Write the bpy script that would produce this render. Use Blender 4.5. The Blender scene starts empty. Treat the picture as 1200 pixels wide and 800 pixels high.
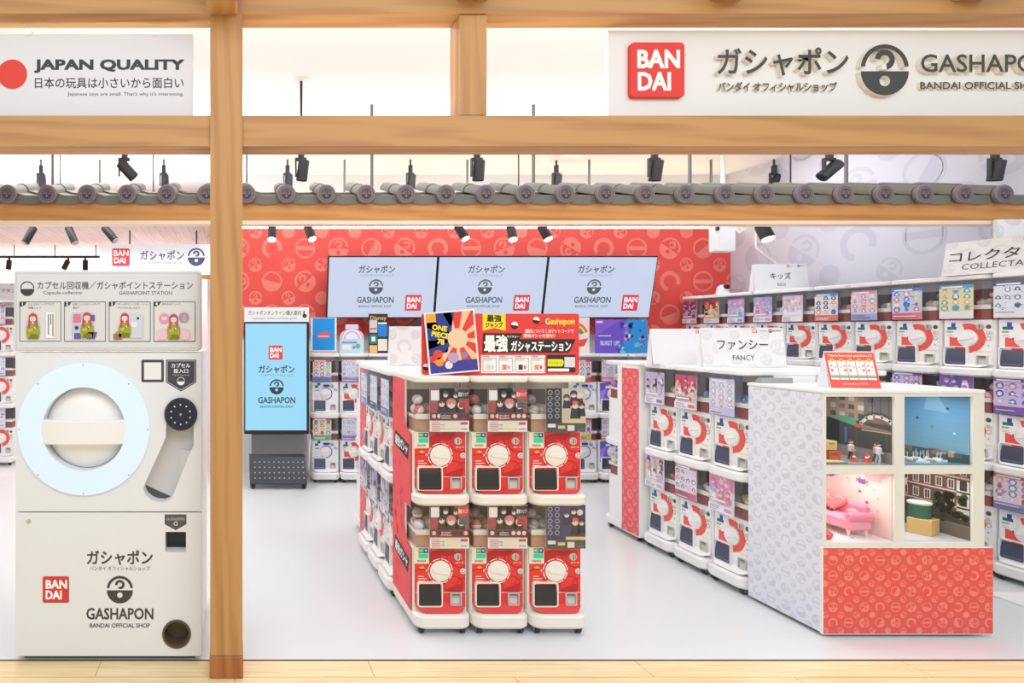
import bpy, math, random
from mathutils import Vector, Matrix
SC = bpy.context.scene
COL = SC.collection
rad = math.radians

# ------------------------------------------------------------------ camera, world, lights, exposure
cam_d = bpy.data.cameras.new('camera'); cam = bpy.data.objects.new('camera', cam_d); COL.objects.link(cam)
cam.location = (0, 0, 1.545); cam.rotation_euler = (rad(90), 0, 0)
cam_d.sensor_width = 36; cam_d.lens = 708 / 1200 * 36
cam_d.shift_x = (600 - 275) / 1200; cam_d.shift_y = -(400 - 388) / 1200
cam_d.clip_start = .05; cam_d.clip_end = 60
SC.camera = cam
SC.view_settings.view_transform = 'Standard'; SC.view_settings.look = 'None'
SC.view_settings.exposure = 0.0; SC.view_settings.gamma = 1.0; SC.view_settings.use_curve_mapping = False
W = bpy.data.worlds.new('mall_light'); SC.world = W; W.use_nodes = True
bg = W.node_tree.nodes['Background']; bg.inputs[0].default_value = (.95, .98, 1, 1); bg.inputs[1].default_value = .72


def area(name, loc, sx, sy, power, col=(1, .98, .96), rot=(0, 0, 0)):
    d = bpy.data.lights.new(name, 'AREA'); d.shape = 'RECTANGLE'; d.size = sx; d.size_y = sy; d.energy = power; d.color = col
    o = bpy.data.objects.new(name, d); COL.objects.link(o); o.location = loc; o.rotation_euler = rot
    return o


area('hidden_ceiling_fill', (2.3, 3.12, 3.22), 6.0, .45, 28, (.9, .96, 1))  # added fill, kept out of view above the top beam's sight line
area('hidden_ceiling_fill', (2.6, 5.35, 3.22), 5.0, .55, 38, (.9, .96, 1))  # second added fill, hidden from the camera behind the long beam
area('wing_fill', (-2.2, 4.9, 3.2), 3.2, .6, 38, (.98, .985, 1))  # invented fill for the wing, no fixture there
area('wing_plank_fill', (-2.0, 8.5, 2.55), 3.0, .5, 30, (1, .97, .97))  # added fill under the planks to brighten the far wing
area('beam_up_fill', (1.7, 2.93, 2.40), 7.0, .08, 22, (1, .98, .94), (rad(160), 0, 0))  # unseen fill behind the beam, added to whiten the ceiling
area('eave_up_fill', (.45, 4.8, 2.56), 7.9, .1, 50, (.95, .98, 1), (rad(172), 0, 0))  # added ceiling fill, concealed by the roof tiles
area('wing_rear_fill', (-2.3, 8.6, 1.95), 3.2, .4, 30, (1, .97, .97), (rad(180), 0, 0))  # free-floating fill added to lift the planked ceiling
area('plank_top_fill', (-2.2, 6.4, 2.7), 3.6, .2, 26, (1, .985, .97), (rad(180), 0, 0))  # added fill for the dark ceiling above the wing
area('mall_ceiling_light', (1.0, -.3, 3.9), 6.5, 1.8, 118, (.95, .98, 1), (rad(22), 0, 0))


# ------------------------------------------------------------------ materials
def lin1(c):
    c /= 255.0
    return c / 12.92 if c <= .04045 else ((c + .055) / 1.055) ** 2.4


def lin(c): return (lin1(c[0]), lin1(c[1]), lin1(c[2]), 1.0)


_M = {}


def mat(name, rgb=(255, 255, 255), rough=.5, metal=0.0, emit=0.0, attr=False):
    if name in _M: return _M[name]
    m = bpy.data.materials.new(name); m.use_nodes = True
    nt = m.node_tree; b = nt.nodes['Principled BSDF']
    b.inputs['Base Color'].default_value = lin(rgb); b.inputs['Roughness'].default_value = rough; b.inputs['Metallic'].default_value = metal
    if attr:
        a = nt.nodes.new('ShaderNodeAttribute'); a.attribute_name = 'Col'
        nt.links.new(a.outputs['Color'], b.inputs['Base Color'])
        if emit:
            nt.links.new(a.outputs['Color'], b.inputs['Emission Color'])
    elif emit:
        b.inputs['Emission Color'].default_value = lin(rgb)
    if emit:
        b.inputs['Emission Strength'].default_value = emit
        if attr: b.inputs['Base Color'].default_value = (0, 0, 0, 1); nt.links.remove(b.inputs['Base Color'].links[0]); b.inputs['Base Color'].default_value = (.02, .02, .02, 1)
    _M[name] = m
    return m


def wood(name, axis, a=(194, 145, 88), b=(168, 118, 70), rough=.5):
    if name in _M: return _M[name]
    m = bpy.data.materials.new(name); m.use_nodes = True; nt = m.node_tree; L = nt.links
    bs = nt.nodes['Principled BSDF']; bs.inputs['Roughness'].default_value = rough
    tc = nt.nodes.new('ShaderNodeTexCoord'); mp = nt.nodes.new('ShaderNodeMapping')
    sc = [9, 9, 9]; sc['xyz'.index(axis)] = .55
    mp.inputs['Scale'].default_value = sc
    n1 = nt.nodes.new('ShaderNodeTexNoise'); n1.inputs['Scale'].default_value = 2.2; n1.inputs['Detail'].default_value = 5; n1.inputs['Distortion'].default_value = .6
    wv = nt.nodes.new('ShaderNodeTexWave'); wv.inputs['Scale'].default_value = .9; wv.inputs['Distortion'].default_value = 7; wv.inputs['Detail'].default_value = 2
    wv.bands_direction = 'DIAGONAL'
    mx = nt.nodes.new('ShaderNodeMath'); mx.operation = 'MULTIPLY_ADD'; mx.inputs[1].default_value = .35
    cr = nt.nodes.new('ShaderNodeValToRGB')
    cr.color_ramp.elements[0].position = .3; cr.color_ramp.elements[0].color = lin(b)
    cr.color_ramp.elements[1].position = .75; cr.color_ramp.elements[1].color = lin(a)
    L.new(tc.outputs['Object'], mp.inputs['Vector']); L.new(mp.outputs[0], n1.inputs['Vector']); L.new(mp.outputs[0], wv.inputs['Vector'])
    L.new(wv.outputs['Fac'], mx.inputs[0]); L.new(n1.outputs['Fac'], mx.inputs[2]); L.new(mx.outputs[0], cr.inputs['Fac']); L.new(cr.outputs[0], bs.inputs['Base Color'])
    _M[name] = m
    return m


def planks(name, a, b, gap, w, h, rough=.35, rot=0):
    if name in _M: return _M[name]
    m = bpy.data.materials.new(name); m.use_nodes = True; nt = m.node_tree; L = nt.links
    bs = nt.nodes['Principled BSDF']; bs.inputs['Roughness'].default_value = rough
    tc = nt.nodes.new('ShaderNodeTexCoord'); mp = nt.nodes.new('ShaderNodeMapping'); mp.inputs['Rotation'].default_value = (0, 0, rot)
    br = nt.nodes.new('ShaderNodeTexBrick'); br.inputs['Scale'].default_value = 1; br.inputs['Brick Width'].default_value = w; br.inputs['Row Height'].default_value = h
    br.inputs['Mortar Size'].default_value = .0025; br.inputs['Color1'].default_value = lin(a); br.inputs['Color2'].default_value = lin(b); br.inputs['Mortar'].default_value = lin(gap)
    m2 = nt.nodes.new('ShaderNodeMapping'); m2.inputs['Scale'].default_value = (1.2, 22, 1)
    n1 = nt.nodes.new('ShaderNodeTexNoise'); n1.inputs['Scale'].default_value = 2; n1.inputs['Detail'].default_value = 5; n1.inputs['Distortion'].default_value = .8
    cr = nt.nodes.new('ShaderNodeValToRGB'); cr.color_ramp.elements[0].position = .35; cr.color_ramp.elements[0].color = (.84, .78, .7, 1); cr.color_ramp.elements[1].position = .6; cr.color_ramp.elements[1].color = (1, 1, 1, 1)
    mx = nt.nodes.new('ShaderNodeMix'); mx.data_type = 'RGBA'; mx.blend_type = 'MULTIPLY'; mx.inputs[0].default_value = .8
    L.new(tc.outputs['Object'], mp.inputs['Vector']); L.new(mp.outputs[0], br.inputs['Vector']); L.new(mp.outputs[0], m2.inputs['Vector']); L.new(m2.outputs[0], n1.inputs['Vector'])
    L.new(n1.outputs['Fac'], cr.inputs['Fac']); L.new(br.outputs['Color'], mx.inputs[6]); L.new(cr.outputs[0], mx.inputs[7]); L.new(mx.outputs[2], bs.inputs['Base Color'])
    _M[name] = m
    return m


def glass(name='clear_acrylic', fac=.07, tint=(.97, .97, .98, 1)):
    if name in _M: return _M[name]
    m = bpy.data.materials.new(name); m.use_nodes = True; nt = m.node_tree
    nt.nodes.remove(nt.nodes['Principled BSDF'])
    t = nt.nodes.new('ShaderNodeBsdfTransparent'); t.inputs[0].default_value = tint
    g = nt.nodes.new('ShaderNodeBsdfGlossy'); g.inputs['Roughness'].default_value = .06
    x = nt.nodes.new('ShaderNodeMixShader'); x.inputs[0].default_value = fac
    nt.links.new(t.outputs[0], x.inputs[1]); nt.links.new(g.outputs[0], x.inputs[2])
    nt.links.new(x.outputs[0], nt.nodes['Material Output'].inputs['Surface'])
    _M[name] = m
    return m


PAINT = mat('printed_plastic', rough=.42, attr=True)
SATIN = mat('matte_print', rough=.65, attr=True)
SCREEN = mat('lit_screen', rough=.25, attr=True, emit=.93)
SCREENB = mat('bright_screen', rough=.25, attr=True, emit=1.0)
CLEAR = glass()
PANE = glass('glass_pane', .035, (.99, .99, .99, 1))
WHITE = mat('white_plastic', (240, 239, 238), .38)
CREAM = mat('cream_plastic', (240, 234, 224), .38)
DARK = mat('dark_metal', (52, 54, 58), .4, .3)
BLACK = mat('black_plastic', (26, 27, 31), .45)
GREY = mat('grey_metal', (120, 120, 120), .4, .5)
CHROME = mat('chrome', (205, 205, 205), .22, .9)
WOODX = wood('cedar_along', 'x'); WOODZ = wood('cedar_upright', 'z'); WOODY = wood('cedar_deep', 'y')
LAMP = mat('lamp_lens', (255, 255, 255), .3, 0, 9)
LED = mat('led_strip', (255, 238, 180), .3, 0, 16)


# ------------------------------------------------------------------ geometry
class G:
    """faces with a colour and a material slot; flat drawing happens in the local XZ plane facing -Y"""

    def __init__(s, px=None):
        s.v = []; s.f = []; s.m = []; s.c = []; s.col = (255, 255, 255); s.mi = 0; s.y = 0.0; s.step = .0004
        s.px = px; s.A = (1, 0, 0, 1, 0, 0); s.clip = None

    def add(s, vs, fs, col=None, mi=None):
        n = len(s.v); s.v += [tuple(p) for p in vs]
        c = col or s.col; k = s.mi if mi is None else mi
        for f in fs: s.f.append(tuple(n + i for i in f)); s.c.append(c); s.m.append(k)

    # solids
    def box(s, x0, x1, y0, y1, z0, z1, col=None, mi=None):
        s.add([(x, y, z) for z in (z0, z1) for y in (y0, y1) for x in (x0, x1)],
              [(0, 2, 3, 1), (4, 5, 7, 6), (0, 1, 5, 4), (2, 6, 7, 3), (0, 4, 6, 2), (1, 3, 7, 5)], col, mi)

    def prism(s, poly, ax, a, b, col=None, mi=None, ch=0.0, caps=True):
        n = len(poly)
        ar = sum(poly[i][0] * poly[(i + 1) % n][1] - poly[(i + 1) % n][0] * poly[i][1] for i in range(n))
        if ar < 0: poly = poly[::-1]

        def P(u, v, w): return {'x': (w, u, v), 'y': (u, w, v), 'z': (u, v, w)}[ax]

        def inset(d):
            r = []
            for i in range(n):
                p0, p1, p2 = poly[i - 1], poly[i], poly[(i + 1) % n]
                e1 = Vector((p1[0] - p0[0], p1[1] - p0[1])); e2 = Vector((p2[0] - p1[0], p2[1] - p1[1]))
                n1 = Vector((-e1.y, e1.x)).normalized() if e1.length > 1e-9 else Vector((0, 0)); n2 = Vector((-e2.y, e2.x)).normalized() if e2.length > 1e-9 else Vector((0, 0))
                q = n1 + n2
                k = d / max(.3, (1 + n1.dot(n2)))
                r.append((p1[0] + q.x * k, p1[1] + q.y * k))
            return r
        rings = [(poly, a), (poly, b)] if not ch else [(inset(ch), a), (poly, a + ch), (poly, b - ch), (inset(ch), b)]
        vs = [P(u, v, w) for pl, w in rings for u, v in pl]
        fs = []
        for k in range(len(rings) - 1):
            for i in range(n):
                j = (i + 1) % n
                fs.append((k * n + i, k * n + j, (k + 1) * n + j, (k + 1) * n + i))
        if caps: fs += [tuple(range(n))[::-1], tuple(range((len(rings) - 1) * n, len(rings) * n))]
        s.add(vs, fs, col, mi)

    def cyl(s, c, r, a, b, ax='z', n=20, col=None, mi=None, ch=0.0):
        i = {'x': (1, 2), 'y': (0, 2), 'z': (0, 1)}[ax]
        cc = [c[0], c[1], c[2]] if len(c) == 3 else None
        u0, v0 = (cc[i[0]], cc[i[1]]) if cc else c
        s.prism([(u0 + r * math.cos(t * math.tau / n), v0 + r * math.sin(t * math.tau / n)) for t in range(n)], ax, a, b, col, mi, ch)

    def sph(s, c, r, n=12, m=8, col=None, mi=None, sc=(1, 1, 1)):
        vs = []; fs = []
        for j in range(m + 1):
            t = math.pi * j / m
            for i in range(n):
                p = math.tau * i / n
                vs.append((c[0] + sc[0] * r * math.sin(t) * math.cos(p), c[1] + sc[1] * r * math.sin(t) * math.sin(p), c[2] + sc[2] * r * math.cos(t)))
        for j in range(m):
            for i in range(n): fs.append((j * n + i, (j + 1) * n + i, (j + 1) * n + (i + 1) % n, j * n + (i + 1) % n))
        s.add(vs, fs, col, mi)

    def lathe(s, prof, ax='z', c=(0, 0, 0), n=24, col=None, mi=None):
        vs = []; fs = []
        for r, h in prof:
            for i in range(n):
                p = math.tau * i / n; u, v = r * math.cos(p), r * math.sin(p)
                q = {'z': (u, v, h), 'y': (u, h, v), 'x': (h, u, v)}[ax]
                vs.append((c[0] + q[0], c[1] + q[1], c[2] + q[2]))
        for j in range(len(prof) - 1):
            for i in range(n): fs.append((j * n + i, j * n + (i + 1) % n, (j + 1) * n + (i + 1) % n, (j + 1) * n + i))
        s.add(vs, fs, col, mi)

    def tube(s, pts, r, n=8, col=None, mi=None):
        vs = []; fs = []; pts = [Vector(p) for p in pts]
        for k, p in enumerate(pts):
            d = (pts[min(k + 1, len(pts) - 1)] - pts[max(k - 1, 0)]).normalized()
            a = d.cross(Vector((0, 0, 1)) if abs(d.z) < .9 else Vector((1, 0, 0))).normalized(); b = d.cross(a)
            for i in range(n):
                t = math.tau * i / n
                vs.append(p + a * (r * math.cos(t)) + b * (r * math.sin(t)))
        for k in range(len(pts) - 1):
            for i in range(n): fs.append((k * n + i, k * n + (i + 1) % n, (k + 1) * n + (i + 1) % n, (k + 1) * n + i))
        fs += [tuple(range(n)), tuple(range((len(pts) - 1) * n, len(pts) * n))[::-1]]
        s.add([tuple(v) for v in vs], fs, col, mi)

    # flat drawing
    def up(s, k=1): s.y -= s.step * k; return s

    def at(s, x=0, z=0, sc=1, rot=0):
        c, n = math.cos(rot) * sc, math.sin(rot) * sc
        s.A = (c, -n, n, c, x, z); return s

    def _q(s, x, z):
        A = s.A; x, z = A[0] * x + A[1] * z + A[4], A[2] * x + A[3] * z + A[5]
        if s.px: x, z = (x - s.px[0]) / s.px[2], (s.px[1] - z) / s.px[2]
        return x, z

    def poly(s, pts, col=None):
        q = [s._q(*p) for p in pts]
        if s.clip:
            x0, z0, x1, z1 = s.clip
            for k, lim, sg in ((0, x0, 1), (0, x1, -1), (1, z0, 1), (1, z1, -1)):
                o = []
                for i in range(len(q)):
                    a, b = q[i - 1], q[i]
                    ia, ib = sg * (a[k] - lim) >= 0, sg * (b[k] - lim) >= 0
                    if ia != ib:
                        t = (lim - a[k]) / (b[k] - a[k]); o.append((a[0] + t * (b[0] - a[0]), a[1] + t * (b[1] - a[1])))
                    if ib: o.append(b)
                q = o
                if len(q) < 3: return
        n = len(q)
        ar = sum(q[i - 1][0] * q[i][1] - q[i][0] * q[i - 1][1] for i in range(n))
        if ar < 0: q = q[::-1]
        s.add([(x, s.y, z) for x, z in q], [tuple(range(n))], col)

    def rect(s, x0, z0, x1, z1, col=None): s.poly([(x0, z0), (x1, z0), (x1, z1), (x0, z1)], col)

    def rrect(s, x0, z0, x1, z1, r, col=None): s.poly(rr(x0, z0, x1, z1, r), col)

    def line(s, x0, z0, x1, z1, w, col=None):
        d = math.hypot(x1 - x0, z1 - z0) or 1e-9; nx, nz = -(z1 - z0) / d * w / 2, (x1 - x0) / d * w / 2
        s.poly([(x0 - nx, z0 - nz), (x1 - nx, z1 - nz), (x1 + nx, z1 + nz), (x0 + nx, z0 + nz)], col)

    def frame(s, x0, z0, x1, z1, w, col=None):
        a, b = min(x0, x1), max(x0, x1); c, d = min(z0, z1), max(z0, z1)
        s.rect(a, c, b, c + w, col); s.rect(a, d - w, b, d, col); s.rect(a, c + w, a + w, d - w, col); s.rect(b - w, c + w, b, d - w, col)

    def circ(s, x, z, r, col=None, n=20, a0=0, a1=360, sx=1):
        k = n if a1 - a0 >= 360 else n + 1
        s.poly([(x + sx * r * math.cos(rad(a0 + (a1 - a0) * i / n)), z + r * math.sin(rad(a0 + (a1 - a0) * i / n))) for i in range(k)], col)

    def ring(s, x, z, r0, r1, col=None, a0=0, a1=360, n=20, sx=1):
        for i in range(n):
            t0, t1 = rad(a0 + (a1 - a0) * i / n), rad(a0 + (a1 - a0) * (i + 1) / n)
            s.poly([(x + sx * r * math.cos(t), z + r * math.sin(t)) for r, t in ((r0, t0), (r1, t0), (r1, t1), (r0, t1))], col)

    def text(s, t, x, z, w=None, h=None, col=None, al='c', bold=.0, res=2, flip=1):
        """x,z = anchor: left/centre/right and vertical middle; w and/or h fit the ink box"""
        v, f, (bx0, bz0, bx1, bz1) = text_geo(t, 0.0, res)
        if w and h: kx, kz = w / (bx1 - bx0), h / (bz1 - bz0)
        elif w: kx = kz = w / (bx1 - bx0)
        else: kx = kz = h / (bz1 - bz0)
        ox = {'l': -bx0, 'c': -(bx0 + bx1) / 2, 'r': -bx1}[al]; oz = -(bz0 + bz1) / 2
        if s.px: flip = -flip
        y0 = s.y
        for dx, dz in (((0, 0),) if bold <= 0 else ((bold, bold * .8), (-bold, bold * .8), (bold, -bold * .8), (-bold, -bold * .8), (0, 0))):
            q = [s._q(x + (a + ox + dx) * kx, z + flip * (b + oz + dz) * kz) for a, b in v]
            s.add([(a, s.y, b) for a, b in q], f, col); s.y -= .00004
        s.y = y0

    def mesh(s, name, mats, smooth=35):
        me = bpy.data.meshes.new(name); me.from_pydata(s.v, [], s.f)
        for m in (mats if isinstance(mats, (list, tuple)) else [mats]): me.materials.append(m)
        me.polygons.foreach_set('material_index', s.m)
        ca = me.color_attributes.new('Col', 'FLOAT_COLOR', 'CORNER')
        buf = []
        cache = {}
        for f, c in zip(s.f, s.c):
            if c not in cache: cache[c] = lin(c)
            buf.extend(cache[c] * len(f))
        ca.data.foreach_set('color', buf)
        if smooth:
            me.polygons.foreach_set('use_smooth', [True] * len(me.polygons)); me.set_sharp_from_angle(angle=rad(smooth))
        me.update()
        return me

    def obj(s, name, mats, parent=None, loc=(0, 0, 0), rz=0, smooth=35):
        return put(name, s.mesh(name, mats, smooth), parent, loc, rz)


def rr(x0, z0, x1, z1, r, n=5):
    x0, x1 = min(x0, x1), max(x0, x1); z0, z1 = min(z0, z1), max(z0, z1)
    o = []
    for cx, cz, a in ((x1 - r, z1 - r, 0), (x0 + r, z1 - r, 90), (x0 + r, z0 + r, 180), (x1 - r, z0 + r, 270)):
        for i in range(n + 1):
            t = rad(a + 90 * i / n); o.append((cx + r * math.cos(t), cz + r * math.sin(t)))
    return o


def put(name, me, parent=None, loc=(0, 0, 0), rz=0, rx=0):
    o = bpy.data.objects.new(name, me); COL.objects.link(o)
    o.location = loc; o.rotation_euler = (rx, 0, rz)
    if parent: o.parent = parent
    return o


_T = {}


def text_geo(t, bold=0.0, res=2):
    k = (t, bold, res)
    if k not in _T:
        cu = bpy.data.curves.new('lettering', 'FONT'); cu.body = t; cu.offset = bold; cu.resolution_u = res
        ob = bpy.data.objects.new('lettering', cu); me = bpy.data.meshes.new_from_object(ob)
        v = [(p.co.x, p.co.y) for p in me.vertices]; f = []
        for p in me.polygons:
            i = list(p.vertices); a = 0
            for q in range(len(i)): a += v[i[q - 1]][0] * v[i[q]][1] - v[i[q]][0] * v[i[q - 1]][1]
            f.append(tuple(i) if a > 0 else tuple(i[::-1]))
        bpy.data.objects.remove(ob); bpy.data.curves.remove(cu); bpy.data.meshes.remove(me)
        _T[k] = (v, f, (min(p[0] for p in v), min(p[1] for p in v), max(p[0] for p in v), max(p[1] for p in v)))
    return _T[k]


def raised_text(t, x, z, w, h, y0, y1, bold=.0, res=3, al='c'):
    """letters as solids between y0 (front) and y1"""
    cu = bpy.data.curves.new('lettering', 'FONT'); cu.body = t; cu.offset = bold; cu.resolution_u = res; cu.extrude = .5
    ob = bpy.data.objects.new('lettering', cu); me = bpy.data.meshes.new_from_object(ob)
    v = [tuple(p.co) for p in me.vertices]; f = [tuple(p.vertices) for p in me.polygons]
    bpy.data.objects.remove(ob); bpy.data.curves.remove(cu); bpy.data.meshes.remove(me)
    bx0, bx1 = min(p[0] for p in v), max(p[0] for p in v); bz0, bz1 = min(p[1] for p in v), max(p[1] for p in v)
    kx = w / (bx1 - bx0) if w else h / (bz1 - bz0); kz = h / (bz1 - bz0) if h else kx
    ox = {'l': -bx0, 'c': -(bx0 + bx1) / 2}[al]
    return [(x + (a + ox) * kx, y0 + (y1 - y0) * (.5 - c), z + (b - (bz0 + bz1) / 2) * kz) for a, b, c in v], f


def plate(outer, holes, y0, y1):
    """flat plate in XZ with holes, solid between y0 and y1"""
    cu = bpy.data.curves.new('plate', 'CURVE'); cu.dimensions = '2D'; cu.fill_mode = 'BOTH'; cu.extrude = abs(y1 - y0) / 2
    for loop in [outer] + holes:
        sp = cu.splines.new('POLY'); sp.points.add(len(loop) - 1); sp.use_cyclic_u = True
        for p, q in zip(sp.points, loop): p.co = (q[0], q[1], 0, 1)
    ob = bpy.data.objects.new('plate', cu); me = bpy.data.meshes.new_from_object(ob)
    v = [(p.co.x, (y0 + y1) / 2 - p.co.z, p.co.y) for p in me.vertices]; f = [tuple(p.vertices) for p in me.polygons]
    bpy.data.objects.remove(ob); bpy.data.curves.remove(cu); bpy.data.meshes.remove(me)
    return v, f


def circle_pts(x, z, r, n=40): return [(x + r * math.cos(math.tau * i / n), z + r * math.sin(math.tau * i / n)) for i in range(n)]


def thing(name, label, cat, loc=(0, 0, 0), rz=0, group=None):
    o = bpy.data.objects.new(name, None); COL.objects.link(o); o.empty_display_size = .1
    o.location = loc; o.rotation_euler = (0, 0, rz); o['label'] = label; o['category'] = cat
    if group: o['group'] = group
    return o


def tag(o, label, cat, group=None):
    o['label'] = label; o['category'] = cat
    if group: o['group'] = group
    return o


def struct(o): o['kind'] = 'structure'; return o


# ------------------------------------------------------------------ logos and pattern
INK = (58, 58, 60); RED = (226, 62, 56); SHEET = (238, 238, 238)


def qmark(g, x, z, R, col):
    g.ring(x, z + .33 * R, .17 * R, .37 * R, col, -75, 190, 12)
    g.rect(x - .11 * R, z + .0 * R, x + .12 * R, z + .15 * R, col)


def emblem(g, R, col=INK, bgc=SHEET, x=0, z=0):
    """capsule emblem: thin half ring and ? above, filled half with a dot below (drawn at g.A origin)"""
    g.ring(x, z + .05 * R, .80 * R, R, col, 4, 176, 18)
    qmark(g, x, z + .05 * R, R, col)
    g.circ(x, z - .06 * R, R, col, 18, 180, 360)
    g.up(); g.circ(x, z - .42 * R, .21 * R, bgc, 12); g.y += g.step


def shopmark(g, x, z, s, col=INK, bgc=SHEET):
    """stacked shop mark, centred on the emblem; s = emblem radius; z axis up in metres"""
    g.A = (1, 0, 0, 1, 0, 0)
    g.text('ガシャポン', x, z + 2.45 * s, w=5.0 * s, h=1.1 * s, col=col, bold=.02)
    g.text('バンダイ オフィシャルショップ', x, z + 1.62 * s, w=4.6 * s, h=.36 * s, col=col)
    g.at(x, z); emblem(g, s, col, bgc); g.at()
    g.text('GASHAPON', x, z - 1.85 * s, w=5.1 * s, h=.85 * s, col=col, bold=.02)
    g.text('BANDAI OFFICIAL SHOP', x, z - 2.75 * s, w=4.6 * s, h=.32 * s, col=col, bold=.01)


def bandai(g, x, z, s, col=RED, ink=(255, 255, 255)):
    """red square mark, side s, centred"""
    g.at(); g.rrect(x - s / 2, z - s / 2, x + s / 2, z + s / 2, s * .07, col); g.up()
    g.text('BAN', x + .02 * s, z + .2 * s, w=.78 * s, h=.31 * s, col=ink, bold=.035)
    g.text('DAI', x - .08 * s, z - .2 * s, w=.58 * s, h=.31 * s, col=ink, bold=.035)
    g.y += g.step


def motif(g, k, R, col, base, x, z, rot):
    g.at(x, z, R, 0 if k == 1 else rot)
    if k == 0: g.ring(0, 0, .62, 1, col, -60, 215, 16)
    elif k == 1: g.ring(0, 0, .82, 1, col, 0, 360, 20); g.rect(-.84, -.2, .84, .2, col)
    elif k == 2:
        g.ring(0, .05, .8, 1, col, 4, 176, 12); qmark(g, 0, .05, 1, col); g.circ(0, -.06, 1, col, 14, 180, 360)
        g.up(); g.circ(0, -.42, .21, base, 9); g.y += g.step
    elif k == 3: g.ring(0, 0, .82, 1, col, 0, 360, 16); g.circ(0, 0, .84, col, 12, 200, 380)
    elif k == 4: g.circ(0, 0, 1, col, 16)
    g.at()


def pattern(g, x0, z0, x1, z1, p, base, col, seed=1, ox=0.0, oz=0.0):
    rnd = random.Random(seed)
    g.at(); g.rect(x0, z0, x1, z1, base); g.up(); g.clip = (x0, z0, x1, z1)
    nx = int((x1 - x0) / p) + 2; nz = int((z1 - z0) / p) + 2
    for j in range(-1, nz):
        for i in range(-1, nx):
            motif(g, (0, 1, 2, 3, 2)[(i + 2 * j) % 5], p * .31, col, base, x0 + (i + .5 + ox) * p, z0 + (j + .5 + oz) * p, rad(rnd.choice((0, -35, 40, -90, 150, 20))))
            motif(g, 2 if rnd.random() < .75 else 4, p * .2, col, base, x0 + (i + 1 + ox) * p, z0 + (j + 1 + oz) * p, rad(rnd.choice((30, -40, 20, 0, 120))))
    g.clip = None


REDW = (236, 84, 78); REDM = (243, 132, 118); WHW = (210, 212, 226); WHM = (198, 200, 217)

# ------------------------------------------------------------------ the setting
g = G(); g.box(-4.2, 5.5, 2.84, 9.1, -.05, 0, (232, 233, 233))
def check_labels():
    seen = {}
    for o in bpy.data.objects:
        if 'category' in o:
            n = len(o['label'].split())
            if not 4 <= n <= 16: print('LABEL', n, o.name, o['label'])


struct(g.obj('floor', mat('white_epoxy', (226, 228, 229), .22)))
g = G(); g.box(-6, 8, -3, 2.832, -.05, 0)
struct(g.obj('floor_mall', planks('floor_boards', (252, 230, 184), (248, 220, 166), (214, 172, 116), 1.25, .15)))
g = G(); g.box(-4.2, 5.5, 2.832, 2.842, -.05, .002)
struct(g.obj('trim_shadow_line', mat('threshold_shadow', (110, 100, 92), .4, .5)))  # dark strip standing in for the shadow line in the floor gap
g = G(); g.box(-4.2, 5.5, 2.6, 9.1, 3.26, 3.32)
struct(g.obj('ceiling', mat('ceiling_white', (243, 243, 243), .8)))
g = G(); g.box(-.2, 5.5, 6.62, 6.75, 0, 3.26)
struct(g.obj('wall_back', mat('pale_wall', (232, 233, 238), .7)))
g = G(); g.step = .0008; g.y = -.002
pattern(g, -.2, 1.51, 5.38, 2.66, .36, REDW, REDM, 3, .18, .1)
g.col = REDW; g.box(-.2, 5.38, 0, .055, 1.51, 2.66)
struct(g.obj('trim_2', SATIN, None, (0, 6.56, 0)))
g = G(); g.box(-.15, 5.36, 6.583, 6.612, 2.662, 2.685)
tag(g.obj('led_strip', LED), 'warm light strip along the top of the red patterned wall', 'light')
g = G(); g.box(5.39, 5.5, 2.6, 6.75, 0, 3.26)
g.step = .0008
struct(g.obj('wall_right', mat('pale_wall')))
g = G(); g.step = .0008
pattern(g, -6.62, 0, -2.6, 3.25, .5, WHW, WHM, 5, .3, .1)
struct(g.obj('trim_3', SATIN, None, (5.385, 0, 0), rad(-90)))
g = G(); g.box(-4.3, -4.2, 2.6, 9.1, 0, 3.26); struct(g.obj('wall_left', mat('pale_wall')))
g = G(); g.box(-4.2, -.2, 9.0, 9.1, 0, 3.26); struct(g.obj('wall_rear', mat('pink_wall', (240, 226, 226), .7)))
g = G(); g.box(-.3, -.2, 6.62, 9.0, 0, 3.26); struct(g.obj('wall_return', mat('pink_wall')))
g = G(); g.box(-4.2, -.2, 5.9, 9.0, 2.6, 2.66)
struct(g.obj('ceiling_planked', planks('ceiling_planks', (236, 214, 206), (228, 202, 194), (196, 160, 150), 2.6, .16, .6, rad(90))))


# timber storefront
def timber(name, label, x0, x1, y0, y1, z0, z1, m, group=None, ch=.004):
    g = G(); ax = max((('x', x1 - x0), ('y', y1 - y0), ('z', z1 - z0)), key=lambda q: q[1])[0]
    cx, cy, cz = (x0 + x1) / 2, (y0 + y1) / 2, z0
    if ax == 'x': g.prism([(y0 - cy, 0), (y1 - cy, 0), (y1 - cy, z1 - z0), (y0 - cy, z1 - z0)], 'x', x0 - cx, x1 - cx, ch=ch)
    elif ax == 'y': g.prism([(x0 - cx, 0), (x1 - cx, 0), (x1 - cx, z1 - z0), (x0 - cx, z1 - z0)], 'y', y0 - cy, y1 - cy, ch=ch)
    else: g.prism([(x0 - cx, y0 - cy), (x1 - cx, y0 - cy), (x1 - cx, y1 - cy), (x0 - cx, y1 - cy)], 'z', 0, z1 - z0, ch=ch)
    o = g.obj(name, m, None, (cx, cy, cz)); tag(o, label, 'post' if ax == 'z' else 'beam', group)
    return o


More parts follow.
